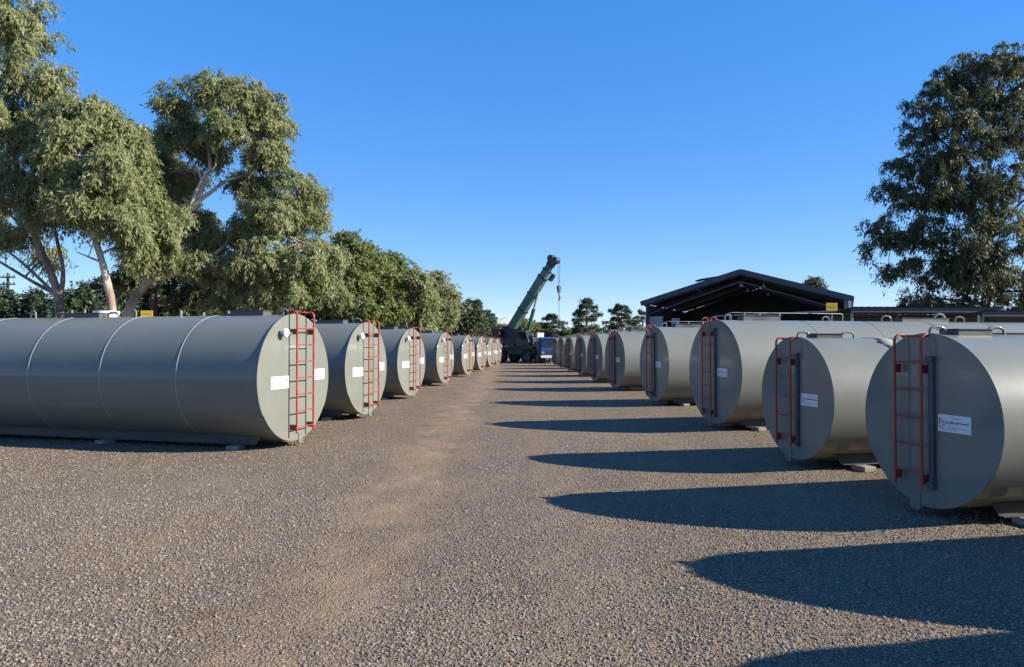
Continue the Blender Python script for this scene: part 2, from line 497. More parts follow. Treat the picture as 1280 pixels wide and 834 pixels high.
def build_gravel():
    pm = pebble_mat()
    src = bpy.data.collections.new('pebble_shapes')
    ico_v, ico_f = [], []
    import bmesh
    for k in range(7):
        bm = bmesh.new()
        bmesh.ops.create_icosphere(bm, subdivisions=1, radius=0.5)
        rr = random.Random(k)
        sx, sy, sz = rr.uniform(.75, 1.15), rr.uniform(.65, 1.0), rr.uniform(.42, .75)
        for v in bm.verts:
            f = rr.uniform(.78, 1.16)
            v.co = Vector((v.co.x * sx * f, v.co.y * sy * f, v.co.z * sz * f))
        me = bpy.data.meshes.new('pebble')
        bm.to_mesh(me); bm.free()
        me.materials.append(pm)
        src.objects.link(bpy.data.objects.new('pebble', me))
    # positions: dense near the camera, thinning out with distance
    P, S = [], []
    for (y0, y1, dens, smin, smax) in ((2.6, 5.0, 2100, .008, .028), (5.0, 8.0, 1200, .010, .030), (8.0, 13.0, 450, .013, .034),
                                       (13.0, 22.0, 130, .018, .042), (22, 40, 28, .025, .05)):
        xh = 0.80 * y1 + 0.8
        n = int(dens * (y1 - y0) * 2 * xh)
        x = RNG.uniform(-xh, xh, n); y = RNG.uniform(y0, y1, n)
        # fewer stones in the wheel track and in sandy patches
        wob = 0.35 * np.sin(y * .55 + .6) + .18 * np.sin(y * 1.37 + 2)
        tr = np.exp(-((x + 1.3 + wob * .6) / .55) ** 2) * .9 + np.exp(-((x - .45 + wob * .5) / .4) ** 2) * .5
        pat = .5 + .5 * np.sin(x * 1.1 + 1.7 * np.sin(y * .6)) * np.sin(y * .8 + 1.3 * np.sin(x * .7 + 1))
        keep = RNG.uniform(0, 1, n) > np.clip(tr + .45 * pat ** 2, 0, .93)
        x, y = x[keep], y[keep]
        s = smin + (smax - smin) * RNG.uniform(0, 1, len(x)) ** 2.6
        P.append(np.stack([x, y, s * .10], 1)); S.append(s)
    P = np.concatenate(P); S = np.concatenate(S)
    me = bpy.data.meshes.new('gravel')
    me.vertices.add(len(P))
    me.vertices.foreach_set('co', P.astype(np.float32).ravel())
    a = me.attributes.new('scl', 'FLOAT', 'POINT'); a.data.foreach_set('value', S.astype(np.float32))
    rot = np.stack([RNG.uniform(-.45, .45, len(P)), RNG.uniform(-.45, .45, len(P)), RNG.uniform(0, 6.28, len(P))], 1)
    a = me.attributes.new('rot', 'FLOAT_VECTOR', 'POINT'); a.data.foreach_set('vector', rot.astype(np.float32).ravel())
    a = me.attributes.new('idx', 'INT', 'POINT'); a.data.foreach_set('value', RNG.integers(0, 7, len(P)).astype(np.int32))
    me.materials.append(pm)
    o = bpy.data.objects.new('gravel', me)
    col.objects.link(o)
    ng = bpy.data.node_groups.new('scatter_gravel', 'GeometryNodeTree')
    ng.interface.new_socket('Geometry', in_out='INPUT', socket_type='NodeSocketGeometry')
    ng.interface.new_socket('Geometry', in_out='OUTPUT', socket_type='NodeSocketGeometry')
    N, L = ng.nodes, ng.links
    gi, go = N.new('NodeGroupInput'), N.new('NodeGroupOutput')
    ip = N.new('GeometryNodeInstanceOnPoints')
    ci = N.new('GeometryNodeCollectionInfo')
    ci.inputs['Collection'].default_value = src
    ci.inputs['Separate Children'].default_value = True
    ci.inputs['Reset Children'].default_value = True

    def attr(name, typ):
        n = N.new('GeometryNodeInputNamedAttribute'); n.data_type = typ
        n.inputs['Name'].default_value = name
        return n.outputs['Attribute']
    L.new(gi.outputs[0], ip.inputs['Points'])
    L.new(ci.outputs[0], ip.inputs['Instance'])
    ip.inputs['Pick Instance'].default_value = True
    L.new(attr('idx', 'INT'), ip.inputs['Instance Index'])
    L.new(attr('rot', 'FLOAT_VECTOR'), ip.inputs['Rotation'])
    L.new(attr('scl', 'FLOAT'), ip.inputs['Scale'])
    L.new(ip.outputs[0], go.inputs[0])
    md = o.modifiers.new('scatter', 'NODES'); md.node_group = ng
    tag(o, 'loose grey and tan gravel stones strewn over the yard', 'gravel', kind='stuff')
    print('gravel stones', len(P))


build_gravel()


# ------------------------------------------------------------------ storage tanks
def arc(c, r, a0, a1, n=8):
    return [(c[0] + r * math.cos(a0 + (a1 - a0) * k / n), c[1] + r * math.sin(a0 + (a1 - a0) * k / n)) for k in range(n + 1)]


def build_tank(rad, length, side, first_seam=1.5):
    """local frame: the end plate's outer face is the plane x = 0, looking along +x; the barrel runs to -x.
    side = -1: left row (far side is +y); side = 1: right row (far side is -y)."""
    zc = 0.10 + rad
    far = 1 if side < 0 else -1
    t = empty('storage_tank', (0, 0, 0))
    b = MB()
    prof = [(-0.02, rad)]
    x = -0.02
    while x > -length + 0.3:
        x -= 0.3
        prof.append((x, rad))
    prof.append((-length, rad))
    b.lathe_x(prof, 96, (0, zc))
    nring = len(prof)
    b.f.append(tuple((nring - 1) * 96 + k for k in range(95, -1, -1)))
    b.build('shell', M['tank'], t, smooth=40)
    # end plate: disc with a lip that stops short of the bottom
    e = MB()
    n = 120
    ring = []
    for k in range(n):
        a = 2 * math.pi * k / n
        lip = 0.016 if math.sin(a) > -0.52 else 0.001
        ring.append((math.cos(a) * (rad + lip), zc + math.sin(a) * (rad + lip)))
    vv = [(-0.022, y, z) for (y, z) in ring] + [(-0.004, y, z) for (y, z) in ring]
    vv += [(0, y * (1 - .005 / rad), zc + (z - zc) * (1 - .005 / rad)) for (y, z) in ring]
    ff = []
    for i in range(2):
        for k in range(n):
            k2 = (k + 1) % n
            ff.append((i * n + k, i * n + k2, (i + 1) * n + k2, (i + 1) * n + k))
    ff.append(tuple(2 * n + k for k in range(n)))
    ff.append(tuple(k for k in range(n - 1, -1, -1)))
    e.add(vv, ff).build('end_plate', M['tank'], t, smooth=35)
    # weld seams round the barrel
    s = first_seam
    ms = None
    while s < length - 0.2:
        if ms is None:
            w = MB()
            w.lathe_x([(-.010, rad - .001), (-.005, rad + .006), (0.005, rad + .006), (.010, rad - .001)], 96, (0, zc))
            ms = w.build('weld_seam', M['weld'], t, smooth=60)
            ms.location.x = -s
        else:
            c = ms.copy(); col.objects.link(c); c.parent = t; c.location.x = -s
        s += 1.5
    # ladder
    lo, hw, so = (0.07, 0.255, 0.14) if side < 0 else (-0.14, 0.175, 0.09)
    top = 2 * rad + 0.10 + (0.055 if rad > 1 else 0.0)
    zb = 0.24 if rad > 1 else 0.28
    lo_ = MB().box((so - .10, lo, top - .006), (0.05, 2 * hw, .010)).build('ladder', M['red'], t)
    MB().tube([(0.0, lo - hw, top - .012), (0.0, lo + hw, top - .012)], 0.010, 8).build('top_bar', M['red'], lo_, smooth=40)
    for sy in (-1, 1):
        for zz in (zb + 0.10, top - 0.34):
            MB().box((so / 2 - .002, lo + sy * hw, zz), (so - .03, 0.012, 0.09)).build('bracket', M['red_dark'], lo_)
    for sy in (-1, 1):
        y = lo + sy * hw
        zs = zc + math.sqrt(rad * rad - y * y)
        pts = [(so, y, zb), (so, y, zb + .6), (so, y, top - .12)]
        pts += [(so - .07 + c, y, top - .07 + d) for (c, d) in arc((0, 0), .07, 0, math.pi / 2, 6)]
        pts += [(so - .12, y, top), (-.02, y, top - .015), (-.07, y, zs - .01)]
        MB().tube(pts, 0.0145 if side > 0 else 0.0175, 10).build('rail', M['red'], lo_, smooth=50)
    nr = 7 if rad > 1 else 5
    z0 = zb + (0.10 if rad > 1 else 0.16)
    r0 = None
    for k in range(nr):
        z = z0 + k * 0.272
        if r0 is None:
            r0 = MB().tube([(so, lo - hw, 0), (so, lo + hw, 0)], 0.0105, 8).build('rung', M['red'], lo_, smooth=50)
            r0.location.z = z
        else:
            c = r0.copy(); col.objects.link(c); c.parent = lo_; c.location.z = z
    # printed signs
    def sign(y, z, w, h, marks):
        q = MB().box((0.003, y, z), (0.004, w, h)).build('sign_plate', M['white_sign'], t)
        return q
    sg = -1 if side > 0 else 1     # reading direction: left to right as seen from in front is +y * (-sg)
    # seen from +x looking to -x, +y is on the right
    if side > 0:
        y0, w, h = 0.34, 0.38, 0.165
        q = sign(y0, zc + .0, w, h, 0)
        lg = MB()
        for (a, b_, c, d) in ((-.18, -.167, -.02, .045), (-.167, -.145, .032, .045), (-.167, -.15, .01, .02), (-.14, -.127, -.02, .025),
                              (-.132, -.115, .017, .025), (-.132, -.115, -.02, -.012), (-.18, -.115, -.042, -.031), (-.108, -.098, -.02, .025)):
            lg.box((0.0062, y0 + (a + b_) / 2, zc + (c + d) / 2), (0.0016, b_ - a, d - c))
        lg.build('logo', M['orange'], q)['kind'] = 'stuff'
        tx = MB()
        rr = random.Random(3)
        y = -.088
        while y < .155:
            ww = rr.uniform(.006, .015)
            tx.box((0.0062, y0 + y + ww / 2, zc + .010 + rr.uniform(-.003, .003)), (0.0016, ww, rr.uniform(.011, .022)))
            y += ww + rr.uniform(.004, .012)
        tx.build('lettering', M['ink'], q)['kind'] = 'stuff'
        t2 = MB()
        for zz, a, b_ in ((.05, -.02, .08), (-.04, -.085, .13), (-.058, -.16, .02)):
            y = a
            while y < b_:
                ww = rr.uniform(.008, .022)
                t2.box((0.0062, y0 + y + ww / 2, zc + zz), (0.0016, ww, .007)); y += ww + .006
        t2.build('small_print', M['ink_soft'], q)['kind'] = 'stuff'
    else:
        y0, w, h, z0_ = -0.46, 0.50, 0.20, zc - .06
        q = sign(y0, z0_, w, h, 0)
        tx = MB(); rr = random.Random(5)
        for zz, a, b_, hh in ((.035, -.18, .06, .022), (-.005, -.18, .04, .010), (-.03, -.18, .02, .010), (.045, .10, .20, .03)):
            y = a
            while y < b_:
                ww = rr.uniform(.012, .03)
                tx.box((0.0062, y0 + y + ww / 2, z0_ + zz), (0.0016, ww, hh)); y += ww + .010
        tx.build('lettering', M['ink_soft'], q)['kind'] = 'stuff'
        MB().box((0.0062, y0 + .19, z0_ + .045), (0.0022, .03, .028)).build('logo', M['ink'], q)
        y1, z1 = 0.74, zc + .03
        q2 = sign(y1, z1, 0.34, 0.185, 0)
        hz = MB()
        for yy in (-.085, .085):
            for zz in (-.045, .045):
                hz.box((0.0062, y1 + yy, z1 + zz), (0.0016, .035, .03), Matrix.Rotation(R(45), 3, 'X'))
        hz.build('hazard_marks', M['red_dark'], q2)['kind'] = 'stuff'
        # round gauge standing off the plate
        gd = MB()
        gy, gz = lo - .52, top - .36
        gd.cyl((0.0, gy, gz), (0.075, gy, gz), 0.022, 10)
        gd.lathe_x([(0.075, .001), (0.075, .066), (0.082, .072), (0.112, .072), (0.12, .066), (0.12, .001)], 24, (gy, gz))
        gdo = gd.build('gauge_dial', M['white_sign'], t, smooth=35)
        MB().cyl((0.06, gy + .02, gz - .005), (0.06, lo - hw + .02, gz - .005), .010, 8).build('gauge_rod', M['galv'], gdo, smooth=40)
    if side > 0:
        # dark strip painting the shade band behind the ladder rail
        gy = lo + hw + .06
        strip_o = MB().box((0.022, gy, (zb + top) / 2 - .10), (0.04, .055, top - zb - .22)).build('rail_shade_strip', M['tank_dark'], t, bevel=.004)
        for zz in (zb + .06, top - .24):
            MB().box((0.035, gy, zz), (0.06, .075, .05)).build('strip_block', M['tank_dark'], strip_o, bevel=.004)  # blocks at both ends of the shade strip
    # lug below the plate
    lg = MB()
    ly = far * 0.14
    lg.extrude_poly([(-.015, ly - .06, .22), (-.015, ly - .065, .075), (-.015, ly - .045, .05), (-.015, ly + .045, .05), (-.015, ly + .065, .075),
                     (-.015, ly + .06, .22)], (0.028, 0, 0))
    lgo = lg.build('lifting_lug', M['tank'], t)
    MB().lathe_x([(.0135, .001), (.0142, .001), (.0142, .016), (.0132, .016)], 16, (ly, .085)).build('lug_hole', M['ink'], lgo)
    # skid beams: channels with sloped ends
    off = 0.47 if rad > 1 else 0.41
    ztop = zc - math.sqrt(rad * rad - off * off) + .010
    for sy in (-1, 1):
        s = MB()
        y = sy * off
        x0, x1 = -0.34, -length + .3
        z0 = 0.074
        s.extrude_poly([(x0, y - .006, ztop - .012), (x0 - .09, y - .006, z0), (x1 + .09, y - .006, z0), (x1, y - .006, ztop - .012)], (0, .012, 0))
        s.box(((x0 + x1) / 2, y + sy * .010, ztop - .006), (x0 - x1 + .02, .05, .012))
        s.box(((x0 + x1) / 2, y + sy * .022, z0 + .006), (x0 - x1 - .20, .032, .012))
        s.build('skid_beam', M['skid'], t)
    # top fittings
    ztp = zc + rad

    def tray(xa, xb, h=.07):
        o = MB().box(((xa + xb) / 2, 0, ztp + h / 2 - .01), (xa - xb, .24, h + .02)).build('spill_box', M['tank_dark'], t, bevel=.006)
        MB().box(((xa + xb) / 2, 0, ztp + h + .005), (xa - xb + .03, .27, .008)).build('lid', M['tank_dark'], o)

    def hoop(hx, ww, hh):
        pts = [(hx + ww / 2, 0, ztp - .02), (hx + ww / 2, 0, ztp + hh * .45)]
        pts += [(hx + ww / 2 * math.cos(a), 0, ztp + hh * .45 + hh * .55 * math.sin(a)) for a in (.5, 1.0, 1.571, 2.14, 2.64)]
        pts += [(hx - ww / 2, 0, ztp + hh * .45), (hx - ww / 2, 0, ztp - .02)]
        MB().tube(pts, .015, 8).build('pipe_hoop', M['tank'], t, smooth=50)

    def stub(x, y=.1, h=.12):
        MB().tube([(x, y, ztp - .05), (x, y, ztp + h * .7), (x, y, ztp + h)], [.024, .024, .018], 10).build('vent_stub', M['tank'], t, smooth=40)

    if rad < 1:
        hoop(-.14, .18, .08); tray(-.27, -.68, .05); hoop(-.84, .20, .08); tray(-3.0, -4.0); hoop(-2.7, .2, .09); hoop(-4.4, .2, .09)
    elif side < 0:
        hoop(-.25, .20, .10); tray(-.55, -1.20); stub(-1.32, 0, .09); stub(-1.9, .1, .07); stub(-2.25, -.05, .10)
        hoop(-3.30, .10, .13); tray(-3.95, -4.75); hoop(-3.75, .22, .09); hoop(-4.95, .24, .09); stub(-4.5, .1, .16); stub(-4.8, .1, .15)
        hoop(-5.6, .12, .14)
        mw = MB()
        mw.tube([(-7.3, 0, ztp - .05), (-7.3, 0, ztp + .30)], .25, 28)
        mwo = mw.build('manway', M['white_paint'], t, smooth=40)
        MB().tube([(-7.3, 0, ztp + .30), (-7.3, 0, ztp + .36)], .31, 28).build('lid', M['white_paint'], mwo, smooth=40)
        MB().box((-7.545, 0, ztp + .22), (.02, .14, .10)).build('label_plate', M['yellow'], mwo)
    else:
        hoop(-.32, .14, .12); tray(-.60, -1.45, .09); stub(-.75, -.1, .17); stub(-1.1, -.1, .16); stub(-1.5, 0, .15); hoop(-2.6, .16, .09)
        rl = MB()
        rl.tube([(-.45, -.17, ztp - .04), (-.45, -.17, ztp + .15), (-.50, -.17, ztp + .165), (-3.1, -.17, ztp + .165), (-3.15, -.17, ztp + .15), (-3.15, -.17, ztp - .04)], .0065, 8)
        rl.build('top_rail', M['galv'], t, smooth=40)
        tray(-4.4, -5.6); hoop(-4.1, .24, .12); hoop(-6.0, .24, .12); stub(-6.5, 0, .16)
    return t


ORD = ['nearest', 'second', 'third', 'fourth', 'fifth', 'sixth', 'seventh', 'eighth', 'ninth', 'tenth', 'eleventh']
YL, YR = -15.5, 192.0
LEFT = [(370, 12.05), (459, 16.6), (515, 22.7), (557, 29.9), (585.5, 38.6), (602.5, 45.2), (614.5, 52.2), (622.5, 59.0)]
RIGHT_SMALL = [(1157, 7.13), (993, 10.1)]
RIGHT_BIG = [(892, 14.6), (817, 20.3), (768, 26.7), (743, 32.2), (725, 38.5), (711, 44.8), (701, 51.0), (693.5, 57.5)]

protoL = build_tank(1.05, 9.0, -1)
protoS = build_tank(0.85, 6.6, 1, 1.38)
protoB = build_tank(1.05, 9.0, 1, 1.9)
tanks = {}
for i, (px, Z) in enumerate(LEFT):
    o = protoL if i == 0 else copy_tree(protoL)
    p = at(px, HOR, Z)
    o.location = (p.x, Z, 0)
    o.rotation_euler.z = R(YL + (0, .8, -.7, .9, -.4, .5, 0, .4)[i])
    lab = 'large grey steel tank nearest in the left row, its whole seamed barrel in view' if i == 0 else \
        ('%s grey tank from the camera in the left row of tanks' % ORD[i] if i < 7 else
         'farthest tank of the left row, beside the crane')
    tag(o, lab, 'tank', 'tanks in the left row')
    tanks['L%d' % i] = o
for i, (px, Z) in enumerate(RIGHT_SMALL):
    o = protoS if i == 0 else copy_tree(protoS)
    p = at(px, HOR, Z)
    o.location = (p.x, Z, 0)
    o.rotation_euler.z = R(YR + (.8, -.5)[i])
    tag(o, ('smaller grey tank nearest the camera on the right, cut off by the frame',
            'smaller grey tank second from the camera on the right, sunlit band painted on its barrel')[i], 'tank', 'tanks in the right row')
    tanks['S%d' % i] = o
for i, (px, Z) in enumerate(RIGHT_BIG):
    o = protoB if i == 0 else copy_tree(protoB)
    p = at(px, HOR, Z)
    o.location = (p.x, Z, 0)
    o.rotation_euler.z = R(YR + (1.2, -.8, .4, .6, -.5, .3, 0, 0)[i])
    lab = 'large grey tank third from camera on the right, its barrel reaching the frame edge' if i == 0 else \
        ('%s grey tank from the camera in the right row of tanks' % ORD[i + 2] if i < 7 else
         'farthest tank of the right row, beside the blue truck')
    tag(o, lab, 'tank', 'tanks in the right row')
    tanks['B%d' % i] = o
for i, (x, y) in enumerate([(5.05, 4.75), (5.50, 2.60)]):
    o = copy_tree((protoS, protoB)[i])
    o.location = (x, y, 0)
    o.rotation_euler.z = R(YR)
    tag(o, ('grey tank just outside the right edge, casting the second shadow from the bottom',
            'grey tank outside the right edge, casting the shadow in the bottom right corner')[i], 'tank', 'tanks in the right row')

# pale band painting direct sun left of the seam on the second small tank
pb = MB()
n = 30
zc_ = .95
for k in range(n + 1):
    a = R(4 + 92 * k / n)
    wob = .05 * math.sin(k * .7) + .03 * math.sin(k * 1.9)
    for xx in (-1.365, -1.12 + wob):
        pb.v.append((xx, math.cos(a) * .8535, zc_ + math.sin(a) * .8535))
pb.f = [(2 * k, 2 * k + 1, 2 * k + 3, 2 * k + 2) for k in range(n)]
po = pb.build('sunlit_band', M['sunlit_tan'], tanks['S1'], smooth=40)
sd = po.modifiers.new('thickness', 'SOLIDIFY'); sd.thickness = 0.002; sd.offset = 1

# concrete packing blocks under the skids
blk = MB().box((0, 0, 0.035), (0.19, 0.26, 0.07)).mesh('concrete_block', M['concrete'])


def block(tank, lx, ly, label, rz=0.0, grp='concrete packing blocks under the skids'):
    o = bpy.data.objects.new('concrete_block', blk)
    col.objects.link(o)
    rot = Matrix.Rotation(tank.rotation_euler.z, 3, 'Z')
    p = Vector(tank.location) + rot @ Vector((lx, ly, 0))
    o.location = (p.x, p.y, 0)
    o.rotation_euler.z = tank.rotation_euler.z + rz
    bv = o.modifiers.new('bevel', 'BEVEL'); bv.width = .008
    tag(o, label, 'concrete block', grp)
    return o


block(tanks['L0'], -0.75, -.56, 'pale concrete block under the skid near the end of the nearest left tank', .1)
block(tanks['L0'], -3.35, -.56, 'pale concrete block midway under the skid of the nearest left tank', -.08)
block(tanks['L0'], -6.4, -.56, 'pale concrete block under the rear skid of the nearest left tank', .05)
block(tanks['L1'], -0.62, .58, 'pale concrete block on the far side of the nearest left tank end', .2)
for i, nm in ((1, 'second'), (2, 'third'), (3, 'fourth')):
    block(tanks['L%d' % i], -.7, -.56, 'concrete block under the front of the %s left tank' % nm, .1 * i)
for k, nm in (('S0', 'nearest right tank'), ('S1', 'second right tank'), ('B0', 'third right tank'), ('B1', 'fourth right tank')):
    block(tanks[k], -.7, .50, 'concrete block under the front of the skid of the %s' % nm, .06)
    block(tanks[k], -.7, -.50, 'concrete block under the far skid beam of the %s' % nm, -.1)


# yellow tags standing on the tanks
def yellow_tag(p, w, h, rod, label, rz):
    t = empty('yellow_tag', (p.x, p.y, p.z - h / 2 - rod), rz)
    MB().box((0, 0, rod + h / 2), (w, .012, h)).build('tag_plate', M['yellow'], t, bevel=.004)
    m = MB(); rr = random.Random(2); y = -.35 * w
    while y < .33 * w:
        ww = rr.uniform(.06, .12) * w
        m.box((y + ww / 2, -.0068, rod + h * .5), (ww, .0016, h * .16)); y += ww * 1.35
    m.build('lettering', M['orange'], t)['kind'] = 'stuff'
    MB().tube([(0, .012, -.02), (0.01, .014, rod * .5), (0, .012, rod + h * .8)], .009, 8).build('rod', M['galv'], t, smooth=40)
    tag(t, label, 'tag', 'yellow tags on the tanks')


def on_top(tank, lx, ly=0.0, zt=2.2):
    rot = Matrix.Rotation(tank.rotation_euler.z, 3, 'Z')
    return Vector(tank.location) + rot @ Vector((lx, ly, 0)) + Vector((0, 0, zt))


q = on_top(tanks['B0'], -2.75)
yellow_tag(Vector((q.x, q.y, 2.2 + .30)), .23, .165, .215, 'yellow tag on a thin rod atop the third right tank', R(-4))
q = on_top(tanks['L1'], -6.07)
yellow_tag(Vector((q.x, q.y, 2.2 + .27)), .30, .18, .18, 'yellow tag on a rod behind the nearest left tank', R(3))


# ------------------------------------------------------------------ trees
def leaves_mesh(name, pos, dirn, wid, L_, W_, tint, mat, parent):
    """one diamond leaf per point: pos base, dirn length direction, wid width direction"""
    n = len(pos)
    a = pos
    b = pos + dirn * (L_ * .45)[:, None] + wid * (W_ * .5)[:, None]
    c = pos + dirn * L_[:, None]
    d = pos + dirn * (L_ * .45)[:, None] - wid * (W_ * .5)[:, None]
    v = np.stack([a, b, c, d], 1).reshape(-1, 3).astype(np.float32)
    me = bpy.data.meshes.new(name)
    me.vertices.add(4 * n); me.loops.add(4 * n); me.polygons.add(n)
    me.vertices.foreach_set('co', v.ravel())
    me.loops.foreach_set('vertex_index', np.arange(4 * n, dtype=np.int32))
    me.polygons.foreach_set('loop_start', np.arange(0, 4 * n, 4, dtype=np.int32))
    me.polygons.foreach_set('loop_total', np.full(n, 4, np.int32))
    at_ = me.attributes.new('tint', 'FLOAT', 'FACE')
    at_.data.foreach_set('value', np.clip(tint, 0, 1).astype(np.float32))
    me.update(calc_edges=True)
    me.materials.append(mat)
    o = bpy.data.objects.new(name, me)
    col.objects.link(o)
    o.parent = parent
    return o


def unit(v):
    return v / np.maximum(np.linalg.norm(v, axis=1), 1e-6)[:, None]


def curve(p0, p1, sag, n=6, wob=0.0, rr=random):
    p0, p1 = Vector(p0), Vector(p1)
    side = Vector((rr.uniform(-1, 1), rr.uniform(-1, 1), rr.uniform(-.5, .5))) * wob
    out = []
    for k in range(n + 1):
        s = k / n
        out.append(p0.lerp(p1, s) + Vector((0, 0, sag * 4 * s * (1 - s))) + side * math.sin(math.pi * s))
    return out


def tree(name, label, base, lobes, nclump, nleaf, leaf_len, leaf_w, droop, mat, bark, limbs, trunk_r, group, seed,
         clump_r=(.30, .66), cat='tree', twig=True, fill=.40, gap=-.75, gap_f=1.5):
    """lobes: (centre Vector, rx, ry, rz); limbs: list of (points, r0, r1); leaves fall into clumps carried at the lobe's rim"""
    rng = np.random.default_rng(seed)
    rr = random.Random(seed)
    t = empty(name, (base.x, base.y, 0))
    off = Vector((base.x, base.y, 0))
    wts = np.array([l[1] * l[3] + .3 * l[1] * l[2] for l in lobes]); wts = wts / wts.sum()
    C, CR, CO = [], [], []
    wood = MB()
    limb_pts = []
    for (pts, r0, r1) in limbs:
        pts = [Vector(p) - off for p in pts]
        fine = []
        for i in range(len(pts) - 1):                                  # smooth the hand-set points
            p0, p1, p2, p3 = pts[max(i - 1, 0)], pts[i], pts[i + 1], pts[min(i + 2, len(pts) - 1)]
            for k in range(4):
                s = k / 4
                fine.append(.5 * ((2 * p1) + (p2 - p0) * s + (2 * p0 - 5 * p1 + 4 * p2 - p3) * s * s + (3 * p1 - p0 - 3 * p2 + p3) * s ** 3))
        fine.append(pts[-1])
        m = len(fine)
        wood.tube(fine, [(r0 + (r1 - r0) * (k / (m - 1)) ** .8) * rr.uniform(.94, 1.06) for k in range(m)], 8)
        limb_pts += [(p, r0 + (r1 - r0) * (k / (m - 1)) ** .8) for k, p in enumerate(fine) if k > 2]
    twigs = MB()
    for l, wt in zip(lobes, wts):
        c = Vector(l[0]) - off
        # a limb to the lobe
        bp = min(limb_pts, key=lambda q: (q[0] - c).length + max(0, q[0].z - c.z) * 1.5)
        L0 = (bp[0] - c).length
        hub = [bp[0]]
        if L0 > .3:
            r_ = min(bp[1] * .7, .035 + .022 * L0)
            hub = curve(bp[0], c, .08 * L0, 6, .10 * L0, rr)
            wood.tube(hub, [r_ + (.022 - r_) * k / 6 for k in range(7)], 6)
        k = max(4, int(nclump * wt))
        u = unit(rng.normal(size=(k, 3)))
        u[:, 2] = np.where(u[:, 2] < -.25, u[:, 2] * .6, u[:, 2])
        rad = fill + (1 - fill) * rng.uniform(0, 1, k) ** .6
        rad *= rng.uniform(.86, 1.10, k)
        cc = np.array(c) + u * rad[:, None] * np.array(l[1:4])
        q = cc * gap_f
        hole = np.sin(q[:, 0] * 1.3 + 1.7 * np.sin(q[:, 2] * .9 + seed)) * np.sin(q[:, 1] * 1.1 + q[:, 2] * .5 + seed) + .8 * np.sin(q[:, 2] * 1.7 + q[:, 0] * .6)
        ok = (hole > gap) | (rng.uniform(0, 1, k) < .12)
        if ok.sum() > 3: cc, u, k = cc[ok], u[ok], int(ok.sum())
        C.append(cc); CO.append(u)
        CR.append(rng.uniform(clump_r[0], clump_r[1], k))
        if twig:
            for q in cc[:: 2]:
                q = Vector(q)
                h = hub[min(len(hub) - 1, rr.randint(2, 6))]
                if (q - h).length > .4:
                    twigs.tube(curve(h, q, .06 * (q - h).length, 4, .08 * (q - h).length, rr), [.022, .018, .014, .010, .006], 4, cap=False)
    C = np.concatenate(C); CR = np.concatenate(CR); CO = np.concatenate(CO)
    K = len(C)
    per = max(6, nleaf // K)
    n = K * per
    ci = np.repeat(np.arange(K), per)
    # strands: leaves grouped on hanging sprays inside each clump
    ns = 9
    sdir = unit(rng.normal(size=(K * ns, 3)) * np.array([1, 1, .7]) + np.array([0, 0, .15]))
    si = ci * ns + rng.integers(0, ns, n)
    s = rng.uniform(.1, 1.0, n) ** .75
    pos = C[ci] + sdir[si] * (s * CR[ci])[:, None]
    pos[:, 2] -= droop * (s ** 2) * CR[ci] * 1.1
    pos += rng.normal(size=(n, 3)) * (.10 * CR[ci])[:, None]
    dirn = unit(sdir[si] * (1 - .75 * droop) + rng.normal(size=(n, 3)) * .55 + np.array([0, 0, -1.25 * droop]))
    face = CO[ci] * .8 + sdir[si] * .7 + rng.normal(size=(n, 3)) * .55 + np.array([0, 0, .25])   # blades look outwards
    wid = unit(np.cross(dirn, face))
    Ls = leaf_len * rng.uniform(.6, 1.35, n)
    Ws = leaf_w * rng.uniform(.7, 1.3, n)
    ctint = rng.beta(2.2, 2.6, K)
    tint = .62 * ctint[ci] + .38 * rng.uniform(0, 1, n)
    tint = np.where(rng.uniform(0, 1, n) < .03, 1.0, tint * .93)
    wood.build('trunk', bark, t, smooth=60)
    leaves_mesh('crown', pos, dirn, wid, Ls, Ws, tint, mat, t)
    if twig and twigs.v: twigs.build('twigs', bark, t, smooth=60)['kind'] = 'stuff'
    tag(t, label, cat, group)
    return t


def lobes_px(spec, Z, depth=.8):
    """(px, py, rx_px, ry_px, dz) -> lobes at distance Z + dz"""
    out = []
    for s in spec:
        px, py, rx, ry = s[:4]
        dz = s[4] if len(s) > 4 else 0
        k = (Z + dz) / FPX
        out.append((at(px, py, Z + dz), rx * k, max(rx, ry) * k * depth, ry * k))
    return out


def path_px(spec, Z):
    return [at(s[0], s[1], Z + (s[2] if len(s) > 2 else 0)) for s in spec]


def foot(px, Z):
    p = at(px, HOR, Z)
    return Vector((p.x, Z, 0))


GL = 'gum trees behind the left row'
# leftmost tall gum
Z = 31
b0 = foot(78, Z)
tree('gum_tree', 'tallest gum tree at the left edge, reaching above the frame', b0,
     lobes_px([(12, 20, 52, 60), (-55, 20, 70, 85, 1), (42, 92, 42, 48, -1), (-12, 130, 55, 60, -1), (35, 165, 46, 46, 0), (-60, 170, 60, 80, 1),
               (8, 225, 50, 48, -1.2), (60, 225, 34, 42, -1), (38, 268, 34, 30, -1), (-50, 280, 60, 40, 1), (8, 292, 32, 18, .5), (72, 262, 24, 26, -.6), (60, 320, 14, 26, 2), (0, -50, 60, 50)], Z),
     900, 108000, .23, .060, .85, M['gum'], M['bark_mid'],
     [([b0] + path_px([(74, 385), (66, 350), (45, 300), (25, 240), (15, 170), (10, 90), (5, 10)], Z), .22, .06),
      (path_px([(72, 372), (45, 345), (10, 315), (-30, 290)], Z), .09, .04),
      (path_px([(70, 362), (55, 330), (30, 290), (-5, 250)], Z), .09, .04),
      (path_px([(74, 380), (78, 340), (70, 300), (60, 250)], Z), .12, .05),
      (path_px([(70, 368), (40, 352), (0, 328), (-20, 318)], Z + 1), .10, .04)], .3, GL, 21)
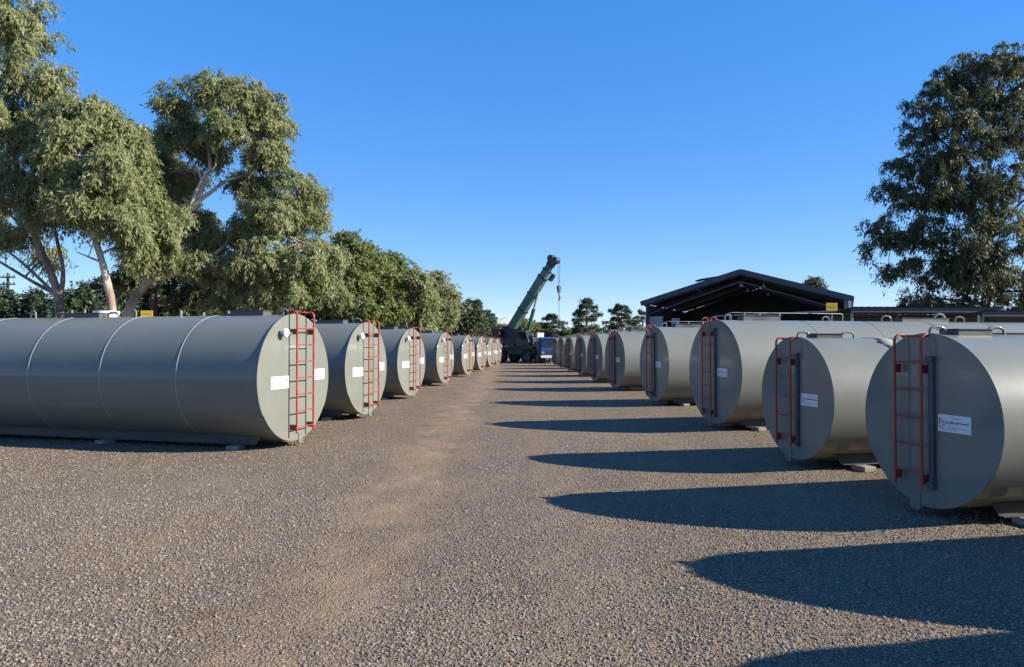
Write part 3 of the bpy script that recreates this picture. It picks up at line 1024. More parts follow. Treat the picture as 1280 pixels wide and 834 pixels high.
# second gum, pale trunk
Z = 29
b1 = foot(142, Z)
tree('gum_tree', 'gum tree with a pale leaning trunk above the manway of a left tank', b1,
     lobes_px([(103, 150, 42, 40), (140, 168, 34, 36, .5), (82, 185, 38, 42, -.8), (128, 212, 42, 36, -1), (155, 232, 26, 36, .4), (92, 248, 36, 28, -1),
               (150, 275, 32, 26, -.6), (168, 305, 22, 26, .4), (75, 150, 26, 30, .6), (120, 272, 30, 18, 1.5), (172, 250, 26, 34, 1.2), (165, 200, 24, 30, 1.0), (60, 190, 30, 34, .5), (188, 270, 22, 26, 2.5)], Z),
     760, 92000, .22, .058, .85, M['gum'], M['bark_pale'],
     [([b1] + path_px([(140, 392), (134, 355), (124, 318), (115, 292), (104, 262), (88, 232), (78, 215)], Z), .21, .05),
      (path_px([(120, 303), (105, 290), (92, 282)], Z), .055, .02),
      (path_px([(122, 326), (112, 322), (95, 315)], Z - .2), .055, .02),
      (path_px([(117, 298), (130, 270), (145, 240)], Z), .07, .03),
      (path_px([(115, 292), (122, 284), (110, 320)], Z), .03, .02)], .2, GL, 22)
# big leaning gum
Z = 33
b2 = foot(148, Z)
tree('gum_tree', 'big leaning gum with two bare forked limbs and the highest rounded crown', b2,
     lobes_px([(214, 122, 22, 30), (262, 112, 32, 30), (310, 122, 34, 32), (340, 150, 24, 36, .3), (285, 152, 36, 36, -1), (330, 190, 28, 28), (228, 165, 26, 36, .5),
               (262, 190, 24, 24, 1.2), (362, 238, 34, 30), (392, 262, 22, 34, .5), (345, 272, 38, 34, -.8), (318, 262, 18, 34, .3), (378, 312, 36, 34, -.6),
               (320, 322, 40, 32, -1), (276, 342, 36, 28, -.6), (350, 360, 46, 30, 0), (242, 300, 20, 24, 1.5), (404, 345, 26, 36, .8), (300, 378, 46, 18, .4),
               (232, 250, 16, 26, 2.0), (178, 290, 30, 26, -2), (196, 318, 26, 18, -2), (302, 288, 26, 24, .4), (262, 300, 22, 24, 1.4), (332, 232, 26, 20, .4), (258, 268, 14, 16, 1.6), (195, 190, 22, 26, 1.5), (408, 318, 20, 24, .6), (240, 215, 18, 22, 1.8), (310, 225, 22, 18, 1.2), (218, 232, 22, 24, 2.2), (236, 325, 24, 18, -1.6), (206, 292, 18, 20, -2.4), (226, 262, 12, 16, -1.5)], Z),
     1150, 150000, .22, .058, .8, M['gum'], M['bark_pale'],
     [([b2] + path_px([(160, 392), (178, 360), (197, 338), (215, 305), (234, 265), (252, 232), (261, 208), (258, 176), (262, 140)], Z), .27, .04),
      (path_px([(190, 350), (222, 340), (246, 327), (270, 316), (292, 296), (312, 286)], Z), .15, .05),
      (path_px([(240, 256), (262, 240), (280, 226), (300, 220), (320, 210)], Z), .12, .04),
      (path_px([(234, 265), (252, 222), (268, 205), (268, 165)], Z - .2), .09, .03),
      (path_px([(205, 338), (232, 345), (258, 348), (280, 352)], Z), .08, .03),
      (path_px([(252, 232), (246, 212), (230, 190)], Z), .06, .02),
      (path_px([(292, 296), (330, 292), (360, 275)], Z), .06, .03)], .27, GL, 23)
# dark gum between them, further back
Z = 40
b3 = foot(192, Z)
tree('gum_tree', 'dark gum tree half hidden behind the leaning gum', b3,
     lobes_px([(182, 168, 24, 26), (205, 200, 26, 30), (176, 222, 30, 34), (215, 245, 22, 30), (185, 275, 30, 30), (205, 320, 32, 28), (165, 345, 30, 28), (240, 375, 40, 20), (240, 285, 26, 34), (258, 330, 32, 30), (225, 215, 20, 26), (292, 350, 34, 28), (330, 340, 34, 28)], Z),
     460, 48000, .25, .075, .75, M['gum_dark'], M['bark_dark'],
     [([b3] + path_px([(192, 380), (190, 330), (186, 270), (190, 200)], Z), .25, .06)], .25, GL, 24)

# dark evergreen screen behind
rr = random.Random(5)
EV = [(-62, 350, 44), (-8, 358, 36), (44, 366, 30), (92, 364, 28), (128, 352, 34), (172, 330, 40), (228, 322, 44), (290, 336, 46), (350, 332, 46), (405, 336, 40)]
EVL = ['dark evergreen at the far left edge behind the tall gum', 'low dark evergreen below the tall gum on the left', 'low dark evergreen left of the bare limbs',
       'low dark evergreen between the two left gum trunks', 'dark evergreen behind the pale leaning trunk', 'dark evergreen behind the base of the big leaning gum',
       'dark evergreen below the fork of the leaning gum', 'dark evergreen behind the right limb of the leaning gum', 'dark evergreen below the right crown of the leaning gum',
       'dark evergreen behind the ladder of the nearest left tank']
for k, (px, top, rx) in enumerate(EV):
    Z = 52 + rr.uniform(-4, 4)
    bb = foot(px, Z)
    spec = [(px + rr.uniform(-.2, .2) * rx, top + rx * .45, rx * .6, rx * .45)]
    yy = top + rx * .7
    while yy < 425:
        for s in (-1, 0, 1):
            spec.append((px + s * rx * .62 + rr.uniform(-.15, .15) * rx, yy + rr.uniform(-6, 6), rx * .5, rx * .42, rr.uniform(-1.5, 1.5)))
        yy += rx * .55
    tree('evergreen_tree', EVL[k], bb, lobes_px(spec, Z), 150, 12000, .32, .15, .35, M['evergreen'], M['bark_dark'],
         [([bb, at(px, (HOR + top) / 2, Z), at(px, top + rx * .5, Z)], .2, .05)], .2, 'evergreens behind the left gums', 60 + k, clump_r=(.5, 1.0), twig=False)

# mixed trees along the left row towards the crane
MID = [('gum', 47, 'broad gum tree behind the second and third left tanks, rounded top', [(438, 308, 26, 20), (418, 325, 26, 26), (455, 330, 30, 26), (432, 352, 32, 26), (470, 352, 26, 24),
        (410, 372, 30, 24), (450, 385, 32, 22), (485, 380, 24, 26)], M['broad'], 30000),
       ('tree', 56, 'green leafy tree behind the fourth left tank, left of the notch', [(486, 330, 20, 18), (506, 345, 24, 20), (484, 362, 28, 24), (512, 375, 26, 24), (495, 395, 32, 20), (468, 398, 22, 20)], M['broad'], 26000),
       ('tree', 62, 'slim darker tree with a flat rounded top behind the fifth left tank', [(545, 352, 14, 12), (556, 366, 16, 16), (538, 372, 20, 20), (552, 394, 22, 22), (525, 396, 20, 22)], M['gum'], 22000),
       ('tree', 50, 'dull olive tree between the leafy trees above the third left tank', [(520, 352, 16, 16), (528, 376, 18, 22), (520, 402, 22, 18)], M['gum'], 14000)]
for k, (kind, Z, lab, spec, mt, nl) in enumerate(MID):
    px = sum(s[0] for s in spec) / len(spec)
    bb = foot(px, Z)
    tree('leafy_tree', lab, bb, lobes_px([(*s, ((i * 37) % 5 - 2) * .6) for i, s in enumerate(spec)], Z), 300, nl, .28, .11, .45, mt, M['bark_dark'],
         [([bb, at(px + 2, 405, Z), at(px - 2, 372, Z), at(px, min(s[1] for s in spec) + 10, Z)], .24, .04)], .2, 'leafy trees along the left row', 80 + k,
         clump_r=(.4, .85))

# the big gum on the right
Z = 66
b4 = foot(1232, Z)
tree('gum_tree', 'huge dark gum tree at the right edge beyond the tanks', b4,
     lobes_px([(1268, 72, 40, 26), (1222, 84, 34, 24), (1186, 100, 30, 24), (1160, 128, 26, 24), (1240, 120, 44, 30), (1198, 142, 40, 30, -1), (1152, 165, 28, 26),
               (1265, 160, 40, 36, -1), (1215, 185, 42, 30, -1.5), (1160, 205, 36, 26), (1128, 208, 20, 18), (1110, 236, 22, 16), (1142, 246, 34, 20), (1190, 240, 36, 30, -1.5),
               (1250, 225, 44, 34, -2), (1098, 282, 18, 18), (1120, 296, 32, 20), (1090, 312, 16, 14), (1165, 290, 36, 26, -1), (1215, 300, 40, 32, -2), (1265, 300, 40, 40, -2),
               (1132, 332, 24, 16), (1170, 340, 34, 26), (1218, 350, 40, 30, -1), (1268, 360, 40, 32, -1), (1150, 375, 30, 20), (1200, 388, 40, 18), (1255, 392, 40, 16),
               (1320, 110, 50, 50), (1330, 190, 50, 50), (1330, 280, 50, 50), (1325, 365, 50, 40), (1112, 338, 12, 14), (1236, 262, 34, 26, -2.5), (1225, 325, 36, 26, -2.5), (1180, 215, 30, 24, -2)], Z, .9),
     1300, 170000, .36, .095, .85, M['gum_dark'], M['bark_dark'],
     [([b4] + path_px([(1232, 395), (1235, 340), (1240, 280), (1238, 220), (1245, 150), (1255, 90)], Z), .55, .10),
      (path_px([(1234, 360), (1200, 330), (1165, 305), (1120, 300), (1100, 298)], Z), .20, .05),
      (path_px([(1238, 290), (1205, 262), (1170, 250), (1125, 240)], Z), .18, .05),
      (path_px([(1238, 240), (1215, 205), (1185, 180), (1160, 160)], Z), .16, .05),
      (path_px([(1238, 300), (1270, 260), (1310, 230)], Z), .18, .06),
      (path_px([(1244, 170), (1225, 130), (1200, 105)], Z), .14, .05),
      (path_px([(1236, 330), (1280, 310), (1320, 300)], Z), .18, .06)], .5, 'gum trees', 31, clump_r=(.5, 1.05), gap=-1.05, gap_f=.95)


# layered cedars in the distance
def cedar(px, top, half, Z, label, seed, nl=15000, bottom=424, mat='cedar'):
    rng = np.random.default_rng(seed); rr = random.Random(seed)
    b = foot(px, Z)
    t = empty('cedar_tree', (b.x, b.y, 0))
    k = Z / FPX
    zt = H_EYE + (HOR - top) * k
    zb = H_EYE + (HOR - bottom) * k
    hw = half * k
    wood = MB()
    wood.tube([(0, 0, 0), (.05, 0, zt * .5), (0, .05, zt * .93)], [.16 + zt * .008, .12 + zt * .004, .04], 8)
    P, D = [], []
    tiers = 7
    for i in range(tiers):
        f = i / (tiers - 1)
        zi = zt - .20 - (zt - zb - .5) * f
        prof = (.36, .66, .85, .96, 1.0, .92, .8)[i]
        nb = 7
        for j in range(nb):
            if rr.random() < .12: continue
            z = zi + rr.uniform(-.42, .36) * (zt - zb) / tiers
            a = 2 * math.pi * (j + rr.random() * .8) / nb + i
            ln = hw * prof * rr.uniform(.62, 1.12)
            rise = rr.uniform(-.24, .06) * ln
            tip = Vector((math.cos(a) * ln, math.sin(a) * ln, z + rise))
            st = Vector((0, 0, z - .22 * ln))
            mid = (st + tip) / 2 + Vector((0, 0, .12 * ln))
            wood.tube([st, mid, tip], [.05, .035, .012], 5, cap=False)
            m = max(30, int(nl / (tiers * nb)))
            s = rng.uniform(.30, 1.05, m) ** .8
            c = np.outer((1 - s) ** 2, st) + np.outer(2 * s * (1 - s), mid) + np.outer(s * s, tip)
            wdt = .26 * hw * (1.05 - .6 * s)
            perp = np.array([-math.sin(a), math.cos(a), 0])
            c = c + perp * (rng.normal(size=m) * wdt * .62)[:, None] + np.array([0, 0, 1]) * (rng.normal(size=m) * .11 * (hw / 2.2) - .04 - .10 * s ** 2)[:, None]
            P.append(c); D.append(unit(np.array([math.cos(a), math.sin(a), .12]) + rng.normal(size=(m, 3)) * np.array([.6, .6, .35])))
    P = np.concatenate(P); D = np.concatenate(D)
    n = len(P)
    W = unit(np.cross(D, np.array([0, 0, 1.0]) + rng.normal(size=(n, 3)) * .5))
    sc = hw / 2.4
    wood.build('trunk', M['bark_dark'], t, smooth=60)
    leaves_mesh('crown', P, D, W, .26 * sc * rng.uniform(.6, 1.4, n), .11 * sc * rng.uniform(.6, 1.4, n), rng.beta(2, 2, n), M[mat], t)
    tag(t, label, 'tree', 'cedars in the distance')


cedar(592, 374, 24, 84, 'broad cedar left of the crane beyond the left tanks', 41)
cedar(612, 391, 16, 96, 'small cedar just left of the crane, flat layered top', 42, 9000)
cedar(690, 392, 20, 92, 'cedar right behind the crane hook rope', 43, 12000)
cedar(733, 374, 25, 98, 'tallest layered cedar right of the crane, sky around it', 44, 15000)
cedar(777, 380, 23, 90, 'layered cedar beside the left end of the open shed', 45, 14000)
cedar(803, 388, 18, 110, 'dark cedar partly hidden by the shed eave', 46, 9000)

# round-topped trees at the end of the lane and beyond the sheds
FAR = [(566, 398, 20, 78, 'low leafy tree left of the broad cedar'), (630, 405, 18, 105, 'low leafy tree behind the crane cab'), (657, 398, 17, 110, 'sunlit leafy tree seen under the crane boom'),
       (672, 404, 14, 118, 'leafy tree behind the crane luffing cylinder'), (712, 408, 22, 112, 'low leafy tree between two cedars'), (755, 409, 20, 112, 'low leafy tree right of the tallest cedar'),
       (790, 406, 20, 120, 'low leafy tree behind the shed corner'), (1017, 346, 13, 120, 'small round treetop above the right slope of the shed roof'),
       (1085, 384, 22, 105, 'low leafy tree right of the shed post'), (1110, 386, 20, 112, 'low leafy tree between shed and huge gum'),
       (835, 395, 24, 128, 'leafy tree behind the shed left wall'),
       (574, 376, 20, 70, 'olive leafy tree left of the broad cedar, end of the treeline'), (606, 396, 16, 92, 'low olive tree behind the two left cedars'), (740, 412, 22, 122, 'low bushy tree under the tallest cedar'), (688, 408, 18, 120, 'low bushy tree behind the blue truck')]
for k, (px, top, rx, Z, lab) in enumerate(FAR):
    bb = foot(px, Z)
    r2 = random.Random(300 + k)
    spec = [(px, top + rx * .55, rx * .55, rx * .5)]
    yy = top + rx * .9
    lim = 380 if k == 7 else 428
    while yy < lim:
        for s in (-.6, .1, .65):
            spec.append((px + s * rx + r2.uniform(-3, 3), yy + r2.uniform(-3, 3), rx * .48, rx * .42, r2.uniform(-1, 1)))
        yy += rx * .6
    tree('leafy_tree', lab, bb, lobes_px(spec, Z), 90, 7000, .40, .20, .3, M['broad'] if k in (0, 2, 4, 8) else M['gum_dark'], M['bark_dark'],
         [([bb, at(px, (top + HOR) / 2, Z), at(px, top + rx * .5, Z)], .25, .06)], .2, 'leafy trees in the distance', 120 + k, clump_r=(.6, 1.1), twig=False)


# ------------------------------------------------------------------ open gabled shed
def build_shed():
    w, cx, cy, yaw = 9.61, 22.28, 70.0, R(-25)
    t = empty('open_shed', (cx, cy, 0), yaw)          # local x across the gable, local y along the ridge
    he, hr, dep = 6.0, 8.85, 22.0
    fl = MB()
    for sx in (-1, 1):
        for k in range(5):
            y = k * dep / 4 * .98
            if sx == -1 or k < 5:
                MB().box((sx * (w - .35), y + .15, he / 2), (.30, .30, he)).build('column', M['wall_grey'] if (sx == 1 and k == 0) else M['steel_dark'], t)
    # rafters of each frame
    for k in range(5):
        y = k * dep / 4 * .98 + .15
        for sx in (-1, 1):
            MB().beam((sx * w, y, he - .22), (0, y, hr - .22), .22, .34).build('rafter', M['steel_dark'], t)
            if k < 3:
                MB().beam((sx * (w - .6), y, he - 1.1), (0, y, hr - 1.0), .12, .14).build('bottom_chord', M['steel_dark'], t)
    # front fascia
    for sx in (-1, 1):
        MB().beam((sx * (w + .25), -.32, he - .10), (0, -.32, hr - .05), .06, .50).build('fascia', M['sheet_dark'], t)
    # purlins
    for sx in (-1, 1):
        for k in range(1, 7):
            f = k / 7
            x, z = sx * w * (1 - f), he + (hr - he) * f - .03
            MB().box((x, dep / 2, z - .06), (.10, dep, .14)).build('purlin', M['steel_dark'], t)
    # roof sheets, some translucent
    nsh = 18
    for sx in (-1, 1):
        for k in range(nsh):
            y0 = -.30 + k * (dep + .4) / nsh
            y1 = y0 + (dep + .4) / nsh + .002
            for seg in range(2):
                f0, f1 = seg * .5, (seg + 1) * .5 - .002
                a = (sx * (w + .35) * (1 - f0), he - .06 + (hr + .10 - he + .06) * f0)
                b = (sx * (w + .35) * (1 - f1), he - .06 + (hr + .10 - he + .06) * f1)
                r = MB()
                nx = 6
                vv, ff = [], []
                for i in range(nx + 1):
                    y = y0 + (y1 - y0) * i / nx
                    dz = .025 if i % 2 else 0
                    vv += [(a[0], y, a[1] + .06 + dz), (b[0], y, b[1] + .06 + dz), (a[0], y, a[1] + .045 + dz), (b[0], y, b[1] + .045 + dz)]
                for i in range(nx):
                    q = 4 * i
                    ff += [(q, q + 4, q + 5, q + 1), (q + 2, q + 3, q + 7, q + 6)]
                r.add(vv, ff)
                r.build('roof_sheet', M['sheet_dark'], t)
    # a sheet bent up at the front of the left slope
    f = .70
    x, z = -(w) * (1 - f), he + (hr - he) * f + .10
    MB().extrude_poly([(x - 1.5, -.5, z - .05), (x - .9, -.5, z + .12), (x + 1.0, -.5, z + .36), (x + 1.0, -.5, z + .33), (x - .9, -.5, z + .08)], (0, 1.6, 0)).build('loose_sheet', M['sheet_dark'], t)
    # walls: back, right, and the lower left with two grey piers
    for k in range(16):
        x0 = -w + .1 + k * (2 * w - .2) / 16
        x1 = x0 + (2 * w - .2) / 16 + .03
        zz = [he + (hr - he) * (1 - min(1, abs(x) / w)) + .06 for x in (x0, x1)]
        MB().extrude_poly([(x0, dep - .1, 0), (x1, dep - .1, 0), (x1, dep - .1, zz[1]), (x0, dep - .1, zz[0])], (0, .03, 0)).build('wall_sheet', M['sheet_in'], t).location.y = .035 * (k % 2)
    for sx in (-1, 1):
        for k in range(12):
            y0 = .4 + k * (dep - .6) / 12
            MB().box((sx * (w - .12), y0 + (dep - .6) / 24, (he - .2) / 2), (.03, (dep - .6) / 12 + .03, he - .1)).build('wall_sheet', M['sheet_in'], t).location.x = .035 * (k % 2)
    MB().box((-w + 1.1, .5, 2.3), (1.5, .25, 4.6)).build('pier', M['pier'], t)
    MB().box((-w + 3.1, .8, 2.2), (.8, .25, 4.4)).build('pier', M['pier'], t)
    MB().box((w - .02, -.22, (he - .25) / 2), (.26, .20, he - .25)).build('downpipe', M['white_paint'], t)
    # gantry rail across the opening
    MB().beam((-2.5, .5, 4.55), (w - .6, .5, 4.85), .10, .12).build('gantry_rail', M['galv'], t)
    # unlit pale domes added to stand for light spots under the ridge
    for (x, y, z) in ((-.1, 1.2, hr - 1.35), (1.9, 2.0, hr - 1.45), (-.15, 6.6, hr - 1.5), (1.8, 7.5, hr - 1.9)):
        m = MB()
        m.tube([(x, y, z + .5), (x, y, z + .2)], .02, 6)
        m.tube([(x, y, z + .22), (x, y, z + .12), (x, y, z - .05)], [.06, .12, .27], 14)
        m.build('spot_dome', M['white_paint'], t, smooth=40)
    tag(t, 'dark open-fronted steel shed with a wide gable roof behind the right tanks', 'shed')


build_shed()


# low open lean-to right of the shed
def build_leanto(x0, x1, y, ztop, label):
    t = empty('lean_to', ((x0 + x1) / 2, y, 0))
    hw = (x1 - x0) / 2
    n = max(3, int(2 * hw / 1.2))
    for k in range(n):
        a = -hw + 2 * hw * k / n
        m = MB()
        vv, ff = [], []
        for i in range(7):
            x = a + (2 * hw / n - .006) * i / 6
            dz = .022 if i % 2 else 0
            vv += [(x, -.2, ztop + dz), (x, 4.2, ztop - .35 + dz), (x, -.2, ztop - .012 + dz), (x, 4.2, ztop - .362 + dz)]
        for i in range(6):
            q = 4 * i
            ff += [(q, q + 1, q + 5, q + 4), (q + 2, q + 6, q + 7, q + 3)]
        m.add(vv, ff).build('roof_sheet', M['sheet_dark'], t)
        MB().box((a + hw / n, 4.0, (ztop - .37) / 2), (2 * hw / n + .01, .04, ztop - .37)).build('wall_sheet', M['sheet_in'], t)
    MB().box((0, -.05, ztop - .22), (2 * hw, .10, .34)).build('front_beam', M['steel_dark'], t)
    k = 0
    while -hw + .1 + k * 3.2 < hw:
        MB().box((-hw + .1 + k * 3.2, .10, (ztop - .4) / 2), (.14, .14, ztop - .4)).build('post', M['steel_dark'] if k % 2 else M['wall_grey'], t)
        k += 1
    tag(t, label, 'shed', 'low open lean-to sheds')
    return t


build_leanto(23.8, 34.5, 50.5, 4.35, 'long low dark lean-to shed between the gabled shed and the huge gum')
build_leanto(31.0, 40, 47.5, 3.95, 'low dark lean-to shed at the right edge below the huge gum')


# pale drums and pipes kept under the lean-to
def hoop_stack(px, Z, r, label):
    p = foot(px, Z)
    t = empty('pipe_ring', (p.x, p.y, 0))
    z = 1.7 + (HOR - 400) / FPX * Z
    m = MB()
    pts = [(math.cos(a) * r, .05, z + math.sin(a) * r) for a in [k * math.pi / 10 for k in range(21)]]
    m.tube(pts, .07, 8, cap=False)
    m.build('ring', M['wall_grey'], t, smooth=50)
    MB().box((0, .05, (z - r) / 2), (.10, .10, z - r + .04)).build('stand', M['steel_dark'], t)
    tag(t, label, 'pipe ring')


hoop_stack(1175, 44, .35, 'grey steel ring on a stand in front of the lean-to')


# ------------------------------------------------------------------ mobile crane
def wheel(parent, x, y, r, w, rim='crane_dark'):
    m = MB()
    m.lathe_x([(-w / 2, r * .55), (-w / 2, r * .92), (-w / 2 + .05, r), (w / 2 - .05, r), (w / 2, r * .92), (w / 2, r * .55)], 28)
    me = m
    me.v = [(a[1], a[0], a[2]) for a in me.v]
    me.f = [f[::-1] for f in me.f]
    o = me.build('wheel', M['rubber'], parent, smooth=40)
    o.location = (x, y, r)
    k = MB()
    k.lathe_x([(-w / 2 + .03, .001), (-w / 2 + .03, r * .56), (w / 2 - .03, r * .56), (w / 2 - .03, .001)], 20)
    k.v = [(a[1], a[0], a[2]) for a in k.v]
    k.f = [f[::-1] for f in k.f]
    k.build('rim', M[rim], o, smooth=30)
    return o


def build_crane():
    Z = 68.0
    p = foot(651, Z)
    t = empty('mobile_crane', (p.x, p.y, 0), R(-38))      # forward = local +x: to the right and towards the camera
    ch = MB()
    ch.box((0, 0, 1.05), (4.7, 1.9, .55))
    ch.box((0, 0, 1.42), (4.4, 2.3, .16))
    ch.box((2.35, 0, .95), (.25, 2.3, .5))
    ch.box((-2.35, 0, .95), (.25, 2.3, .5))
    ch.build('chassis', M['crane_dark'], t, bevel=.03)
    for (x, y) in ((1.5, 1.0), (1.5, -1.0), (-1.5, 1.0), (-1.5, -1.0)):
        wheel(t, x, y, .62, .45)
    for x in (2.2, -2.2):
        for sy in (-1, 1):
            m = MB()
            m.box((x, sy * 1.35, .95), (.22, .75, .22))
            m.box((x, sy * 1.68, .55), (.16, .16, .9))
            m.box((x, sy * 1.68, .06), (.45, .45, .12))
            m.build('outrigger', M['crane_dark'], t, bevel=.01)
    m = MB()
    m.tube([(0, 0, 1.50), (0, 0, 1.72)], .75, 24)
    m.box((-.4, 0, 2.05), (3.2, 2.1, .66))
    m.box((-.5, .45, 2.75), (2.2, .25, .9)); m.box((-.5, -.45, 2.75), (2.2, .25, .9))
    m.build('turntable', M['crane_dark'], t, bevel=.03)
    m = MB()
    m.box((-2.15, 0, 2.55), (.9, 2.3, 1.3))
    m.build('counterweight', M['maroon'], t, bevel=.05)
    m = MB()
    m.tube([(-1.55, -.5, 3.1), (-1.55, .5, 3.1)], .38, 18)
    m.build('winch_drum', M['maroon'], t, smooth=40)
    # cab
    c = MB()
    c.extrude_poly([(.3, -1.15, 1.55), (1.75, -1.15, 1.55), (1.75, -1.15, 2.1), (1.45, -1.15, 3.0), (.3, -1.15, 3.0)], (0, .75, 0))
    cab = c.build('cab', M['crane'], t, bevel=.03)
    MB().extrude_poly([(.42, -1.165, 2.1), (1.62, -1.165, 2.1), (1.38, -1.165, 2.85), (.42, -1.165, 2.85)], (0, .02, 0)).build('side_window', M['glass'], cab)
    MB().beam((1.775, -.78, 2.15), (1.49, -.78, 2.95), .62, .02, up=(1, 0, .3)).build('windscreen', M['glass'], cab)
    # boom
    piv = Vector((-1.25, 0, 3.05))
    tip = Vector((3.75, 0, 9.45))
    d = (tip - piv).normalized()
    L = (tip - piv).length
    bm = MB()
    bm.beam(piv - d * .5, piv + d * (L * .76), .62, .82, up=(0, 1, 0) if False else (-d.z, 0, d.x))
    bo = bm.build('boom', M['crane_pale'], t, bevel=.05)
    for (a, b_, ww, hh, mt) in ((.76, .86, .52, .70, 'crane_pale'), (.86, .95, .44, .60, 'crane')):
        MB().beam(piv + d * (L * a - .1), piv + d * (L * b_), ww, hh, up=(-d.z, 0, d.x)).build('boom_section', M[mt], bo, bevel=.03)
    up = Vector((-d.z, 0, d.x))
    for f in (.30, .52, .76, .86):
        MB().beam(piv + d * (L * f - .07), piv + d * (L * f + .07), .68 if f < .8 else .58, .90 if f < .8 else .78, up=(-d.z, 0, d.x)).build('boom_collar', M['crane_dark'], bo)
    hd = MB()
    hp = piv + d * (L * .97)
    hd.box(hp, (.75, .44, .75), Matrix.Rotation(-math.atan2(d.z, d.x), 3, 'Y'))
    hd.tube([hp + up * .25 + d * .25 + Vector((0, -.3, 0)), hp + up * .25 + d * .25 + Vector((0, .3, 0))], .32, 18)
    hd.tube([hp - up * .25 + d * .35 + Vector((0, -.3, 0)), hp - up * .25 + d * .35 + Vector((0, .3, 0))], .32, 18)
    hd.box(piv + d * (L * .83) - up * .85, (.7, .35, .35), Matrix.Rotation(-math.atan2(d.z, d.x), 3, 'Y'))
    hd.build('boom_head', M['crane_dark'], bo, bevel=.02)
    # luffing cylinder
    a, b_ = Vector((.65, 0, 2.4)), piv + d * (L * .60) - up * .40
    cy = MB().tube([a, a.lerp(b_, .62)], .17, 14)
    lc = cy.build('luffing_cylinder', M['crane'], t, smooth=40)
    MB().tube([a.lerp(b_, .6), b_], .09, 12).build('piston_rod', M['galv'], lc, smooth=40)
    # hoist ropes and hook
    hx = (hp - up * .25 + d * .35).x + .34
    zt = (hp - up * .25 + d * .35).z
    for sy in (-.16, .16):
        MB().tube([(hx, sy, zt), (hx, sy * .6, 6.9)], .022, 6).build('hoist_rope', M['steel_dark'], t, smooth=40)
    hk = MB()
    hk.box((hx, 0, 6.75), (.18, .36, .62))
    hk.tube([(hx - .12, 0, 6.85), (hx + .12, 0, 6.85)], .22, 14)
    ho = hk.build('hook_block', M['steel_dark'], t, bevel=.02)
    MB().tube([(hx, 0, 6.46), (hx, 0, 6.2), (hx, .12, 6.05), (hx, .16, 5.9), (hx, .06, 5.76), (hx, -.08, 5.78), (hx, -.13, 5.92)], [.05, .06, .07, .075, .07, .05, .025], 10).build('hook', M['steel_dark'], ho, smooth=60)
    sl = MB()
    for sy in (-.05, .05):
        sl.tube([(hx, sy, 5.8), (hx, sy * 4, 3.6)], .022, 6)
    sl.build('sling', M['galv'], t, smooth=40)
    tag(t, 'green mobile crane at the end of the lane with its boom raised to the right', 'crane')


build_crane()


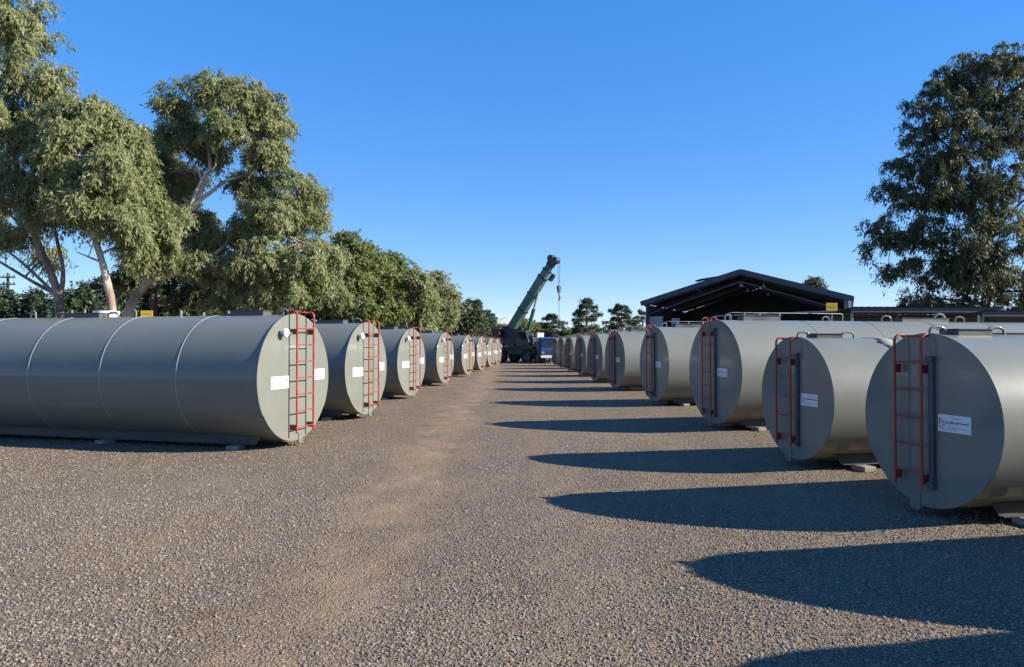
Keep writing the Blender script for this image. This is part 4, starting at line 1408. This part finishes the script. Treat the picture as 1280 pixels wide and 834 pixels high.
def build_truck():
    p = foot(684, 66.5)
    t = empty('blue_truck', (p.x, p.y, 0), R(-84))
    ch = MB(); ch.box((-1.2, 0, .75), (5.2, .9, .25)); ch.build('chassis', M['crane_dark'], t)
    c = MB()
    c.extrude_poly([(.2, -.85, .6), (1.75, -.85, .6), (1.78, -.85, 1.45), (1.5, -.85, 2.35), (.2, -.85, 2.4)], (0, 1.7, 0))
    cab = c.build('cab', M['blue'], t, bevel=.06)
    MB().beam((1.80, 0, 1.5), (1.54, 0, 2.28), 1.45, .02, up=(1, 0, .3)).build('windscreen', M['glass'], cab)
    MB().box((1.80, 0, .62), (.16, 1.75, .22)).build('bumper', M['white_paint'], t, bevel=.03)
    MB().box((1.775, 0, 1.05), (.03, 1.1, .32)).build('grille', M['crane_dark'], cab)
    for sy in (-.66, .66):
        MB().box((1.785, sy, .98), (.05, .24, .20)).build('headlight', M['galv'], cab)
        MB().box((-1.9, sy * .98, 1.3), (3.4, .05, .55)).build('side_board', M['blue'], t)
    MB().box((-1.9, 0, 1.02), (3.4, 1.8, .10)).build('flatbed', M['timber'], t)
    MB().box((-.05, 0, 1.7), (.08, 1.7, 1.2)).build('headboard', M['crane_dark'], t)
    for (x, y) in ((1.1, .78), (1.1, -.78), (-2.4, .78), (-2.4, -.78)):
        wheel(t, x, y, .42, .26)
    tag(t, 'small blue flatbed truck parked to the right of the crane', 'truck')
    w = foot(674.5, 66.8)
    b = empty('white_crate', (w.x, w.y - .4, 0), R(12))
    MB().box((0, 0, 1.0), (.9, .9, 2.0)).build('pallet_stack', M['timber'], b)
    MB().box((0, 0, 2.4), (.62, .62, .78)).build('box', M['white_paint'], b, bevel=.02)
    MB().box((0, 0, 2.805), (.66, .66, .03)).build('lid', M['white_paint'], b)
    tag(b, 'white crate on a stack between the crane and the blue truck', 'crate')


build_truck()


# ------------------------------------------------------------------ far white house and power pole
def build_house():
    p = foot(632, 128)
    t = empty('white_house', (p.x, p.y, 0), R(10))
    MB().box((0, 0, 2.6), (6.0, 6, 5.2)).build('wall', M['cream'], t)
    MB().extrude_poly([(-3.3, -3.3, 5.2), (3.3, -3.3, 5.2), (0, -3.3, 6.5)], (0, 6.6, 0)).build('roof', M['cream'], t)
    MB().box((-1.6, 0, 6.2), (.5, .5, 1.6)).build('chimney', M['cream'], t)
    for x in (-1.8, 0, 1.8):
        wd = MB().box((x, -3.02, 3.9), (.9, .06, 1.2)).build('window', M['white_paint'], t)
        MB().box((x, -3.06, 3.9), (.74, .03, 1.04)).build('pane', M['glass'], wd)
    tag(t, 'white house glimpsed behind the foot of the crane boom', 'house')


build_house()


def build_pole():
    p = foot(9, 62)
    t = empty('power_pole', (p.x, p.y, 0))
    MB().tube([(0, 0, 0), (0, 0, 4), (0, 0, 7.9)], [.15, .13, .10], 12).build('post', M['wood'], t, smooth=40)
    for z in (7.5, 6.9):
        ca = MB().box((0, -.13, z), (1.5, .10, .12)).build('crossarm', M['wood'], t)
        for x in (-.62, -.25, .25, .62):
            MB().tube([(x, -.13, z + .05), (x, -.13, z + .14), (x, -.13, z + .22)], [.03, .06, .035], 8).build('insulator', M['steel_dark'], ca, smooth=40)
    tag(t, 'wooden power pole with crossarms at the left edge behind the tanks', 'power pole')


build_pole()

tris = sum(sum(len(p.vertices) - 2 for p in me.polygons) if len(me.polygons) < 5000 else len(me.polygons) * 2 for me in bpy.data.meshes)
print('triangles about', tris, 'objects', len(bpy.data.objects))
